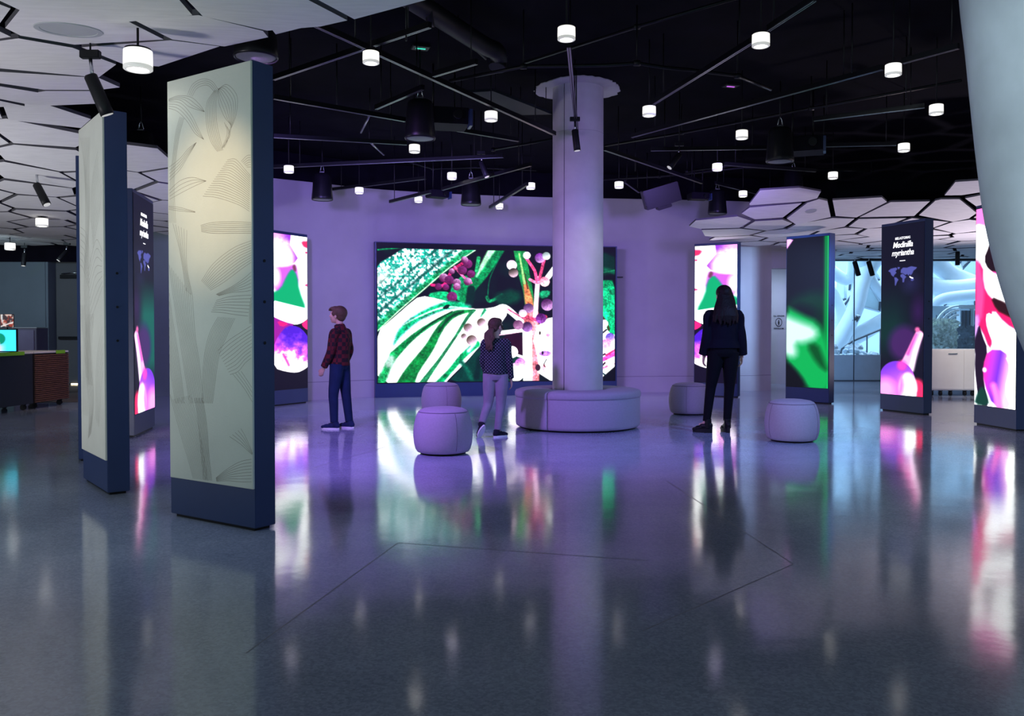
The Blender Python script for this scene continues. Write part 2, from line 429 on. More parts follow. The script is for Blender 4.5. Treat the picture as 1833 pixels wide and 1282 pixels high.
# ------------------------------------------------------------------ picture painting for the lit screens
class Canvas:
    """a grid of emitted colours; shapes are given in the picture's own units"""
    def __init__(s, x0, y0, x1, y1, nx, ny, bg):
        s.nx, s.ny = nx, ny
        s.X, s.Y = np.meshgrid(np.linspace(x0, x1, nx), np.linspace(y0, y1, ny))
        s.C = np.zeros((ny, nx, 3)) + np.array(bg, float)

    def put(s, mask, col):
        col = np.array(col, float)
        s.C = s.C * (1 - mask[..., None]) + col * mask[..., None]

    def poly_sd(s, pts):
        X, Y = s.X, s.Y; d = np.full(X.shape, 1e9); inside = np.zeros(X.shape, bool); n = len(pts)
        for i in range(n):
            ax, ay = pts[i]; bx, by = pts[(i + 1) % n]
            ex, ey = bx - ax, by - ay
            t = np.clip(((X - ax) * ex + (Y - ay) * ey) / (ex * ex + ey * ey + 1e-9), 0, 1)
            d = np.minimum(d, np.hypot(X - ax - t * ex, Y - ay - t * ey))
            c = ((ay > Y) != (by > Y)) & (X < (bx - ax) * (Y - ay) / (by - ay + 1e-12) + ax)
            inside ^= c
        return np.where(inside, -d, d)

    def poly(s, pts, col, soft=4, curve=True, alpha=1.0):
        if curve: pts = s.round(pts)
        s.put(alpha * np.clip(.5 - s.poly_sd(pts) / soft, 0, 1), col)

    def round(s, pts):
        q = []
        n = len(pts)
        for i in range(n):
            a, b = np.array(pts[i], float), np.array(pts[(i + 1) % n], float)
            q += [a * .75 + b * .25, a * .25 + b * .75]
        return q

    def circ(s, x, y, rx, col, soft=4, ry=None, alpha=1.0):
        ry = ry or rx
        d = (np.hypot((s.X - x) / rx, (s.Y - y) / ry) - 1) * min(rx, ry)
        s.put(alpha * np.clip(.5 - d / soft, 0, 1), col)

    def berry(s, x, y, r, top, bot, ang=1.2):
        d = (np.hypot(s.X - x, s.Y - y) / r - 1) * r
        t = np.clip(.5 + ((s.X - x) * math.cos(ang) + (s.Y - y) * math.sin(ang)) / (1.6 * r), 0, 1)[..., None]
        c = np.array(top) * (1 - t) + np.array(bot) * t
        m = np.clip(.5 - d / 4, 0, 1)[..., None]
        s.C = s.C * (1 - m) + c * m

    def stroke(s, pts, w, col, soft=4, alpha=1.0):
        pts = catmull(pts, 6) if len(pts) > 2 else [np.array(p, float) for p in pts]
        n = len(pts); ws = w if isinstance(w, (list, tuple)) else [w, w]
        m = np.zeros(s.X.shape)
        for i in range(n - 1):
            (ax, ay), (bx, by) = pts[i], pts[i + 1]
            ex, ey = bx - ax, by - ay
            t = np.clip(((s.X - ax) * ex + (s.Y - ay) * ey) / (ex * ex + ey * ey + 1e-9), 0, 1)
            wi = np.interp((i + t) / (n - 1), np.linspace(0, 1, len(ws)), ws)
            d = np.hypot(s.X - ax - t * ex, s.Y - ay - t * ey) - wi / 2
            m = np.maximum(m, np.clip(.5 - d / soft, 0, 1))
        s.put(alpha * m, col)

    def noise(s, scale, seed, octaves=3):
        rng = np.random.RandomState(seed); out = np.zeros(s.X.shape); amp = 1; tot = 0
        for o in range(octaves):
            sc = scale / 2 ** o
            gx = (s.X - s.X.min()) / sc; gy = (s.Y - s.Y.min()) / sc
            G = rng.rand(int(gy.max()) + 3, int(gx.max()) + 3)
            i = gy.astype(int); j = gx.astype(int); fy = gy - i; fx = gx - j
            fx = fx * fx * (3 - 2 * fx); fy = fy * fy * (3 - 2 * fy)
            v = G[i, j] * (1 - fx) * (1 - fy) + G[i, j + 1] * fx * (1 - fy) + G[i + 1, j] * (1 - fx) * fy + G[i + 1, j + 1] * fx * fy
            out += amp * v; tot += amp; amp *= .55
        return out / tot

    def emission(s, boost=1.6):
        c = np.clip(s.C, 0, 255) / 255.0
        l = np.where(c <= .04045, c / 12.92, ((c + .055) / 1.055) ** 2.4)
        mn = l.min(axis=2, keepdims=True); mx = l.max(axis=2, keepdims=True)
        k = 1.12 + boost * (0.62 * mx + .62 * mn ** 2)
        return l * k


def screen_mesh(name, cv, P, parent, boost=1.6):
    """P(u, v): world point; u,v in 0..1, v down"""
    ny, nx = cv.ny, cv.nx
    vs = [P(i / (nx - 1), j / (ny - 1)) for j in range(ny) for i in range(nx)]
    fs = [(j * nx + i, (j + 1) * nx + i, (j + 1) * nx + i + 1, j * nx + i + 1) for j in range(ny - 1) for i in range(nx - 1)]
    me = bpy.data.meshes.new(name)
    inv = wmat(parent).inverted()
    me.from_pydata([tuple(inv @ Vector(v)) for v in vs], [], fs); me.update()
    at = me.color_attributes.new('picture', 'FLOAT_COLOR', 'POINT')
    e = cv.emission(boost).reshape(-1, 3)
    buf = np.ones((ny * nx, 4), np.float32); buf[:, :3] = e
    at.data.foreach_set('color', buf.ravel())
    me.materials.append(M_screen)
    o = bpy.data.objects.new(name, me); COL.objects.link(o); o.parent = parent
    return o


W = (244, 248, 246)

def art_big():
    # units: pixels of a 4.1375x enlargement, origin at (660,410)
    k = 4.1375
    c = Canvas(85, 130, 1834, 1136, 430, 250, (12, 14, 24))
    n1 = c.noise(120, 3); n2 = c.noise(14, 5, 2); n3 = c.noise(60, 8)
    g = np.clip((n1 - .45) * 2, 0, 1)
    c.put(g * .55, (2, 70, 50))
    # big fuzzy leaf, upper left
    L1 = [(40, 330), (110, 235), (190, 185), (280, 120), (420, 60), (830, 90), (800, 125), (600, 275), (400, 455), (240, 600), (85, 755), (60, 760)]
    sd = c.poly_sd(L1); m = np.clip(.5 - sd / 8, 0, 1)
    ex, ey = (85 - 800), (755 - 120); L = math.hypot(ex, ey)
    t = ((c.X - 800) * (-ey) + (c.Y - 120) * ex) / L      # distance above the lower edge
    t = np.abs(t)
    tex = np.clip((n2 - .42) * 5, 0, 1)
    base = np.zeros(c.C.shape)
    def band(v): return np.clip(v, 0, 1)[..., None]
    teal = np.array((20, 150, 130.)); white = np.array((225, 238, 246.)); gr = np.array((0, 150, 84.)); dk = np.array((4, 70, 62.)); cream = np.array((240, 240, 235.))
    spk = tex[..., None] * white + (1 - tex[..., None]) * teal
    base = spk.copy()
    lowb = band((70 - t) / 20); base = base * (1 - lowb) + (gr * (.6 + .6 * n3[..., None]) + 40 * tex[..., None]) * lowb
    d1 = band(1 - np.abs(t - 105) / 18) * .8; base = base * (1 - d1) + dk * d1
    d2 = band(1 - np.abs(t - 185 - 20 * (n1 - .5)) / 14) * .6; base = base * (1 - d2) + dk * d2
    d3 = band(1 - np.abs(t - 262) / 12) * band((c.Y - 300) / 60) * .8; base = base * (1 - d3) + dk * d3
    w1 = band((t - 225) / 60) * band((c.Y - 260) / 100) * band((330 - c.X) / 100); base = base * (1 - .85 * w1) + cream * .85 * w1
    c.C = c.C * (1 - m[..., None]) + base * m[..., None]
    c.stroke([(85, 748), (240, 594), (400, 448), (600, 268), (800, 122)], 7, (190, 225, 190), 4)
    c.stroke([(85, 145), (300, 118)], 10, (0, 140, 80), 5)
    # background behind berries
    c.poly([(430, 470), (560, 440), (640, 480), (600, 520), (500, 520)], (10, 160, 100), 8)
    c.poly([(590, 420), (720, 300), (760, 400), (700, 520), (660, 520)], (10, 150, 90), 10)
    # thick green stalk
    c.stroke([(960, 110), (850, 300), (750, 420), (700, 560)], [100, 80, 90, 70], (0, 122, 66), 8)
    c.stroke([(915, 120), (835, 260), (800, 330)], [50, 30, 10], (150, 225, 170), 14)
    c.stroke([(760, 430), (745, 560)], 60, (3, 40, 34), 12)
    c.stroke([(815, 190), (800, 290)], 28, (30, 170, 100), 8)
    c.stroke([(875, 490), (900, 520), (990, 470)], 22, (20, 180, 110), 8)
    c.stroke([(990, 140), (900, 340), (880, 500)], 6, (0, 110, 70), 6)
    # pink stems and dark berries
    c.stroke([(470, 400), (560, 400), (620, 290), (700, 230)], 22, (200, 30, 100), 5)
    c.stroke([(640, 260), (700, 330), (760, 380)], 18, (225, 90, 150), 5)
    for x, y, r in ((520, 412, 26), (560, 345, 34), (600, 360, 34), (655, 380, 30), (655, 412, 28), (620, 488, 38), (695, 285, 34), (735, 235, 34), (760, 312, 30), (735, 370, 30), (712, 205, 26), (618, 295, 22), (575, 415, 24)):
        c.berry(x, y, r, (90, 20, 70), (205, 140, 200) if (x + y) % 2 else (120, 40, 110), -1.0)
    # the white leaf
    Lf = [(60, 775), (240, 612), (300, 555), (390, 480), (520, 505), (650, 540), (760, 580), (900, 575), (1000, 540), (1040, 600), (960, 720), (810, 880), (720, 990), (600, 1110), (560, 1160), (60, 1160)]
    c.poly(Lf, W, 6)
    c.stroke([(100, 840), (300, 740), (560, 570)], 3, (60, 110, 140), 3, .6)
    # bluish tint and veins
    c.stroke([(745, 560), (560, 560), (360, 660), (250, 760), (165, 880)], [10, 60, 80, 60, 20], (150, 200, 240), 40, .8)
    c.stroke([(750, 565), (600, 552), (400, 630), (260, 745), (200, 850)], [16, 60, 50, 46, 4], (0, 170, 110), 18)
    c.stroke([(745, 575), (560, 570), (380, 640), (240, 720)], [6, 14, 10, 4], (190, 235, 220), 8)
    c.poly([(548, 575), (575, 548), (608, 548), (590, 582), (560, 584)], (10, 30, 25), 5)
    c.stroke([(770, 590), (640, 606), (480, 690), (330, 800), (200, 930)], [10, 22, 30, 40, 60], (0, 128, 60), 12)
    c.stroke([(620, 600), (470, 690), (350, 790)], [10, 16, 6], (6, 60, 30), 6)
    c.stroke([(200, 930), (150, 1030), (95, 1160)], [54, 50, 70], (20, 150, 80), 22)
    c.stroke([(180, 960), (165, 1000)], 50, (190, 205, 205), 22, .8)
    c.stroke([(790, 590), (640, 625), (540, 720), (450, 880), (330, 1050), (280, 1160)], [10, 40, 50, 70, 95, 130], (6, 120, 52), 12)
    c.stroke([(700, 600), (600, 650), (520, 760)], [12, 24, 14], (4, 66, 36), 6)
    c.stroke([(640, 700), (560, 800), (520, 900)], [30, 50, 30], (200, 220, 245), 30, .7)
    c.stroke([(775, 595), (730, 650), (640, 800), (520, 980), (400, 1150)], [26, 26, 20, 26, 46], (30, 130, 80), 8)
    c.stroke([(860, 590), (830, 640)], [24, 10], (30, 170, 110), 10)
    c.stroke([(800, 850), (700, 940), (600, 1060), (520, 1150)], [50, 44, 36, 50], (0, 150, 86), 12)
    c.stroke([(780, 850), (740, 900)], 26, (180, 220, 240), 20)
    # dark green lower middle
    c.poly([(815, 880), (1120, 760), (1160, 1160), (570, 1160), (720, 1000)], (2, 58, 50), 8)
    c.stroke([(690, 990), (740, 1060), (760, 1120)], 30, (3, 100, 78), 22)
    c.stroke([(820, 960), (800, 1110)], 40, (2, 36, 36), 20)
    # small pale berries on the leaf
    c.stroke([(770, 740), (860, 780), (1150, 740), (1170, 735)], [16, 26, 34, 34], (250, 190, 215), 6)
    c.stroke([(840, 770), (1150, 742)], 22, W, 8)
    for x, y, r in ((738, 724, 34), (836, 684, 34), (706, 790, 22), (764, 820, 40)):
        c.berry(x, y, r, (90, 70, 60), (225, 190, 225), .9)
    # ---- right half, offset +910
    o = 910
    c.poly([(o + 0, 470), (o + 200, 420), (o + 230, 520), (o + 60, 560)], (2, 60, 44), 40)
    c.stroke([(o + 20, 600), (o + 100, 570), (o + 250, 700)], [40, 50, 40], W, 8)
    c.stroke([(o + 120, 580), (o + 250, 660)], 12, (250, 90, 150), 8)
    c.poly([(o + 60, 800), (o + 240, 750), (o + 250, 960), (o + 110, 930), (o + 110, 860)], (42, 8, 34), 6)
    c.stroke([(o + 205, 110), (o + 240, 300), (o + 272, 450), (o + 290, 620)], [90, 84, 72, 70], (20, 128, 62), 6)
    c.stroke([(o + 250, 380), (o + 275, 500), (o + 290, 600)], [30, 60, 60], (200, 110, 66), 14)
    c.stroke([(o + 205, 150), (o + 245, 380)], [10, 20], (150, 200, 120), 8)
    c.stroke([(o + 245, 300), (o + 268, 420)], [4, 10], (90, 30, 20), 5)
    c.stroke([(o + 295, 620), (o + 300, 1160)], 110, (240, 120, 130), 10)
    c.stroke([(o + 265, 760), (o + 270, 1160)], 70, W, 8)
    c.poly([(o + 300, 740), (o + 460, 620), (o + 930, 620), (o + 930, 1160), (o + 320, 1160)], W, 8)
    c.stroke([(o + 310, 840), (o + 330, 1000), (o + 315, 1160)], [10, 40, 20], (240, 120, 140), 10)
    c.stroke([(o + 345, 340), (o + 335, 480), (o + 325, 660)], 34, (252, 205, 225), 6)
    c.stroke([(o + 255, 180), (o + 320, 280), (o + 345, 370), (o + 395, 180)], 22, (238, 70, 130), 5)
    c.stroke([(o + 285, 350), (o + 350, 372), (o + 440, 310)], 22, (245, 120, 165), 5)
    c.stroke([(o + 250, 640), (o + 330, 660), (o + 400, 640)], 30, (230, 70, 110), 8)
    c.stroke([(o + 420, 330), (o + 470, 260)], 40, W, 6)
    for x, y, r, a, b in ((150, 240, 38, (235, 200, 225), (250, 225, 240)), (162, 298, 36, (60, 50, 40), (215, 180, 200)), (262, 162, 28, (200, 200, 215), (240, 225, 235)), (360, 182, 38, (110, 40, 140), (190, 140, 210)), (408, 165, 30, (130, 150, 150), (225, 225, 235)),
                          (395, 365, 38, (215, 110, 140), (240, 200, 205)), (275, 572, 38, (70, 40, 90), (190, 130, 190)), (232, 612, 30, (190, 170, 200), (235, 220, 240)), (415, 545, 46, (80, 30, 90), (200, 150, 210)),
                          (368, 652, 40, (90, 20, 110), (170, 80, 200)), (265, 718, 40, (60, 30, 70), (170, 110, 200)), (198, 702, 38, (110, 60, 100), (190, 130, 180)),
                          (150, 912, 46, W, W), (190, 1060, 66, (215, 160, 225), W), (215, 1000, 40, (190, 100, 200), (225, 180, 230)), (180, 1080, 60, W, W)):
        c.berry(o + x, y, r, a, b)
    c.stroke([(o + 170, 930), (o + 240, 955)], 20, W, 6)
    c.poly([(o + 350, 440), (o + 440, 430), (o + 430, 480), (o + 360, 500)], (20, 150, 100), 10)
    for (x, y, w2, h2, cc) in ((400, 925, 46, 22, (170, 110, 210)), (345, 1035, 20, 26, (60, 30, 50)), (420, 780, 14, 16, (245, 120, 160)), (360, 765, 8, 14, (60, 40, 40)), (380, 920, 8, 14, (30, 20, 30)), (392, 1040, 14, 34, (250, 150, 170))):
        c.circ(o + x, y, w2, cc, 6, h2)
    c.stroke([(o + 410, 970), (o + 390, 1010), (o + 400, 1030)], 7, (20, 20, 25), 4)
    # hidden middle behind the column and the strip to its right
    c.poly([(o + 470, 120), (o + 930, 120), (o + 930, 330), (o + 470, 330)], (3, 44, 36), 20)
    c.stroke([(o + 800, 250), (o + 930, 290)], 30, (3, 86, 60), 20)
    c.stroke([(o + 790, 300), (o + 930, 270)], 8, (20, 120, 80), 6)
    c.poly([(o + 600, 400), (o + 800, 350), (o + 940, 350), (o + 940, 780), (o + 880, 770), (o + 830, 640), (o + 700, 560)], (4, 168, 104), 8)
    c.put(np.clip(.5 - (np.abs(c.X - o - 870) - 50) / 10, 0, 1) * np.clip(.5 - (np.abs(c.Y - 560) - 150) / 20, 0, 1) * n3 * .5, (40, 235, 170))
    c.stroke([(o + 800, 600), (o + 860, 680), (o + 880, 740)], 16, (70, 60, 30), 8)
    for x, y, r, a, b in ((890, 800, 36, (80, 60, 170), (190, 150, 230)), (845, 690, 30, (200, 190, 220), W), (860, 850, 40, (230, 110, 180), (250, 190, 220)), (850, 900, 34, (200, 170, 220), W)):
        c.berry(o + x, y, r, a, b)
    for a, b, w2, cc in (((815, 780), (860, 740), 14, (40, 30, 50)), ((800, 990), (925, 930), 34, (240, 60, 150)), ((800, 1060), (925, 1000), 18, (250, 120, 180)), ((860, 940), (925, 900), 16, (190, 30, 90)), ((815, 1040), (850, 1000), 14, (50, 10, 40)), ((880, 1020), (925, 990), 20, W), ((820, 1070), (850, 1095), 12, (30, 60, 70)), ((815, 950), (850, 930), 14, (60, 20, 60))):
        c.stroke([(o + a[0], a[1]), (o + b[0], b[1])], w2, cc, 6)
    fine = c.noise(9, 21, 2); med = c.noise(40, 22, 3)
    sat = (c.C.max(axis=2) - c.C.min(axis=2)) / 255.0
    f = 1 + np.clip(sat * 2, 0, 1) * ((fine - .5) * .7 + (med - .5) * .9)
    c.C = c.C * f[..., None]
    return c


def art_berry():
    c = Canvas(40, 80, 268, 1180, 96, 360, (16, 10, 34))
    n = c.noise(30, 2); n2 = c.noise(10, 6, 2)
    c.poly([(30, 60), (290, 60), (290, 620), (240, 700), (180, 718), (60, 670), (30, 640)], W, 4, False)
    # upper left violet lobe
    sd = c.poly_sd([(30, 70), (158, 75), (152, 150), (205, 240), (182, 275), (120, 305), (30, 330)]); m = np.clip(.5 - sd / 6, 0, 1)
    t = np.clip(((c.X - 120) * .8 - (c.Y - 130)) / 110 + .55 + (n - .5) * .6, 0, 1)[..., None]
    cc = np.array(W) * (1 - t) + np.array((138, 52, 222.)) * t
    t2 = np.clip((130 - c.Y) / 60 + (80 - c.X) / 80, 0, 1)[..., None] * .8; cc = cc * (1 - t2) + np.array((235, 140, 225.)) * t2
    c.C = c.C * (1 - m[..., None]) + cc * m[..., None]
    c.put(np.clip((c.X - 150) / 40, 0, 1) * m * .9, (150, 60, 215))
    c.poly([(225, 112), (290, 105), (290, 160), (262, 158), (240, 150)], (225, 40, 90), 14)
    c.circ(262, 192, 8, (230, 60, 110), 6); c.poly([(240, 432), (290, 410), (290, 445)], (225, 60, 120), 6)
    # blurred violet and green between the lobes
    c.poly([(30, 315), (120, 310), (183, 282), (200, 300), (215, 430), (150, 470), (40, 500)], (186, 84, 208), 22)
    c.circ(48, 385, 36, (246, 240, 250), 34, 66)
    c.poly([(30, 500), (90, 470), (130, 370), (168, 312), (200, 370), (212, 470), (262, 606), (230, 612), (150, 580), (30, 566)], (4, 160, 104), 16)
    c.poly([(165, 300), (185, 283), (196, 330), (180, 340)], (120, 60, 90), 12)
    # white lobe
    c.poly([(20, 545), (150, 575), (290, 605), (290, 660), (235, 706), (185, 722), (110, 705), (20, 660)], W, 6)
    # crimson wedges
    c.poly([(20, 655), (110, 700), (190, 720), (120, 760), (60, 860), (20, 900)], (150, 24, 150), 6)
    c.poly([(60, 690), (150, 712), (90, 740)], (215, 24, 110), 10)
    c.poly([(290, 670), (225, 708), (240, 740), (290, 770)], (225, 30, 110), 6)
    # round berry
    sd = c.poly_sd(c.round([(130, 728), (200, 728), (255, 775), (290, 850), (290, 1010), (250, 1045), (195, 1068), (120, 1055), (45, 1025), (30, 900), (75, 790)])); m = np.clip(.5 - sd / 5, 0, 1)
    t = np.clip((c.Y - 760 - .25 * (c.X - 60)) / 240 + (n - .5) * .7, 0, 1)
    ramp = np.stack([np.interp(t, [0, .3, .55, .72, 1], v) for v in ((70, 118, 214, 240, 250), (22, 50, 90, 220, 248), (190, 225, 225, 240, 248))], -1)
    c.C = c.C * (1 - m[..., None]) + ramp * m[..., None]
    c.put(m * np.clip((110 - c.X) / 60, 0, 1) * np.clip((960 - c.Y) / 100, 0, 1) * .6, (205, 50, 190))
    c.put(m * np.clip((n2 - .55) * 5, 0, 1) * np.clip(1 - np.hypot((c.X - 115) / 60, (c.Y - 940) / 50), 0, 1), (225, 20, 130))
    c.stroke([(105, 930), (130, 985), (140, 1010)], 16, (225, 30, 140), 12, .8)
    c.circ(160, 940, 24, W, 16, 26)
    return c


def mirror(c):
    c.C = c.C[:, ::-1].copy(); return c


def art_green():
    c = Canvas(185, 65, 470, 1110, 96, 330, (16, 14, 26))
    c.circ(420, 1000, 140, (6, 110, 56), 140, 300)
    c.poly([(200, 540), (300, 520), (480, 640), (480, 480), (380, 430), (240, 480)], (10, 50, 34), 80)
    c.put(np.exp(-((c.X - 452) / 14.0) ** 2) * .95, (0, 132, 62))
    c.put(np.exp(-((c.X - 466) / 5.0) ** 2) * .7, (30, 235, 130))
    c.poly([(170, 530), (300, 600), (400, 650), (450, 760), (480, 900), (480, 1130), (340, 1130), (260, 1010), (170, 920)], (8, 158, 76), 46)
    c.poly([(320, 810), (400, 800), (440, 900), (470, 1000), (400, 950)], (4, 80, 36), 40)
    c.poly([(150, 590), (260, 640), (390, 690), (400, 760), (310, 800), (250, 800), (262, 880), (230, 905), (150, 880)], (176, 208, 200), 60)
    c.poly([(60, 900), (185, 925), (290, 1030), (340, 1130), (60, 1130)], (14, 16, 24), 40)
    c.poly([(170, 40), (228, 72), (186, 130), (170, 130)], (240, 160, 245), 10, False)
    return c


def world_map(c, x, y, w, h, mark=(.80, .62)):
    def P(pts): return [(x + a * w, y + b * h) for a, b in pts]
    col = (74, 78, 150)
    for pts in ([(0, .18), (.10, .06), (.28, .02), (.33, .10), (.26, .22), (.30, .30), (.22, .42), (.20, .52), (.12, .42), (.08, .26)],
                [(.33, 0), (.42, .02), (.38, .14), (.34, .10)],
                [(.22, .54), (.30, .56), (.37, .68), (.32, .80), (.27, 1.0), (.245, .98), (.24, .75)],
                [(.44, .42), (.52, .38), (.60, .50), (.64, .56), (.58, .66), (.56, .84), (.51, .84), (.50, .62), (.43, .52)],
                [(.44, .34), (.45, .16), (.52, .06), (.66, .08), (.80, .02), (.99, .10), (.96, .18), (.88, .26), (.84, .40), (.78, .50), (.75, .42), (.71, .52), (.67, .42), (.60, .46), (.52, .36)],
                [(.79, .68), (.86, .64), (.90, .74), (.85, .80), (.79, .78)]):
        c.poly(P(pts), col, 3, False)
    mx, my = x + mark[0] * w, y + mark[1] * h
    c.stroke([(mx - 7, my - 5), (mx, my), (mx + 9, my + 3)], 6, (250, 250, 255), 3)


def art_title(variant=0):
    c = Canvas(52, 60, 302, 1040, 100, 340, (15, 15, 36))
    c.put(np.clip((c.Y - 380) / 250, 0, 1) * np.clip((860 - c.Y) / 150, 0, 1) * np.clip((260 - c.X) / 120, 0, 1) * .8, (6, 52, 48))
    if variant: c.put(np.clip((c.Y - 430) / 160, 0, 1) * np.clip((930 - c.Y) / 120, 0, 1) * np.clip((270 - c.X) / 90, 0, 1) * .95, (2, 96, 86))
    c.put(np.clip(1 - np.hypot((c.X - 225) / 75, (c.Y - 400) / 80), 0, 1) * .5, (50, 50, 110))
    c.put(np.clip(1 - np.hypot((c.X - 270) / 60, (c.Y - 560) / 130), 0, 1) * .8, (56, 22, 86))
    c.circ(190, 740, 90, (74, 32, 104), 50, 100, .85)
    c.circ(270, 1000, 44, (225, 40, 90), 20, 60)
    c.stroke([(278, 690), (232, 800), (196, 880)], [46, 56, 66], (246, 150, 205), 10)
    c.stroke([(292, 690), (262, 780), (236, 890)], [14, 26, 30], (250, 215, 240), 16)
    c.stroke([(262, 690), (215, 800)], [10, 18], (225, 40, 150), 14, .7)
    c.circ(268, 662, 14, (210, 90, 150), 12)
    c.berry(150, 950, 106, (110, 50, 200), (232, 110, 215), 1.2)
    c.circ(80, 1010, 60, (244, 140, 225), 60)
    c.circ(180, 868, 26, (240, 60, 170), 26)
    c.circ(216, 1000, 54, W, 14, 90)
    c.poly([(170, 910), (200, 960), (190, 1040), (150, 1060)], (190, 100, 225), 40)
    c.poly([(258, 1040), (302, 960), (330, 1060)], (236, 40, 90), 12)
    world_map(c, 92, 300, 172, 108)
    if variant == 1: c.C = c.C[:, ::-1].copy(); world_map_fix(c)
    return c


def world_map_fix(c):
    c.poly([(70, 290), (285, 290), (285, 418), (70, 418)], (17, 17, 42), 30, False)
    world_map(c, 92, 300, 172, 108)


def art_abstract():
    c = Canvas(600, -30, 870, 1130, 100, 360, W)
    c.poly([(560, -60), (900, -60), (900, 20), (700, 110), (640, 60), (560, 60)], (246, 112, 190), 14)
    c.poly([(560, 280), (652, 300), (650, 420), (700, 500), (800, 560), (900, 640), (900, 700), (800, 650), (720, 560), (705, 640), (720, 760), (700, 800), (650, 690), (600, 640), (560, 660)], (222, 18, 92), 12)
    c.stroke([(600, 300), (630, 450), (620, 600)], 60, (232, 60, 130), 26)
    c.poly([(655, 270), (690, 200), (705, 130), (770, 340), (900, 400), (900, 470), (800, 400), (690, 340)], (30, 6, 24), 8)
    c.circ(725, 272, 9, (246, 150, 200), 6)
    c.poly([(700, 490), (800, 530), (900, 600), (900, 650), (800, 600), (745, 575)], (44, 4, 18), 14)
    c.stroke([(700, 350), (760, 370), (900, 440)], [10, 20, 20], (250, 60, 160), 12)
    c.poly([(660, 300), (700, 345), (770, 380), (800, 525), (740, 505), (690, 470), (662, 400)], W, 8)
    c.poly([(680, 580), (740, 610), (830, 690), (900, 760), (900, 830), (820, 815), (740, 790), (700, 720), (672, 640)], W, 8)
    c.poly([(626, 640), (650, 720), (690, 800), (665, 900), (662, 1000), (705, 1130), (640, 1130), (600, 960), (590, 760)], (26, 6, 40), 8)
    c.poly([(560, 600), (640, 600), (600, 740), (560, 760)], (190, 130, 230), 20)
    c.poly([(570, 740), (604, 800), (600, 920), (620, 1050), (570, 1130)], W, 8)
    c.poly([(615, 1070), (650, 1010), (680, 1050), (705, 1130), (600, 1130)], (4, 60, 50), 16)
    sd = c.poly_sd(c.round([(690, 800), (800, 800), (840, 880), (800, 1030), (850, 1130), (730, 1130), (665, 1000), (655, 900)])); m = np.clip(.5 - sd / 10, 0, 1)
    t = np.clip((c.X - 660) / 170 + (c.Y - 900) / 900, 0, 1)
    ramp = np.stack([np.interp(t, [0, .35, .6, 1], v) for v in ((232, 170, 110, 245), (40, 50, 40, 170), (150, 220, 215, 240))], -1)
    c.C = c.C * (1 - m[..., None]) + ramp * m[..., None]
    c.stroke([(730, 1010), (770, 1130)], 40, (246, 110, 210), 24)
    c.circ(668, 920, 14, (250, 210, 240), 10)
    c.poly([(800, 830), (900, 800), (900, 1150), (850, 1130), (815, 1030), (840, 900)], W, 10)
    return c


# ------------------------------------------------------------------ totems
TW, TT, TH = .80, .15, 2.73


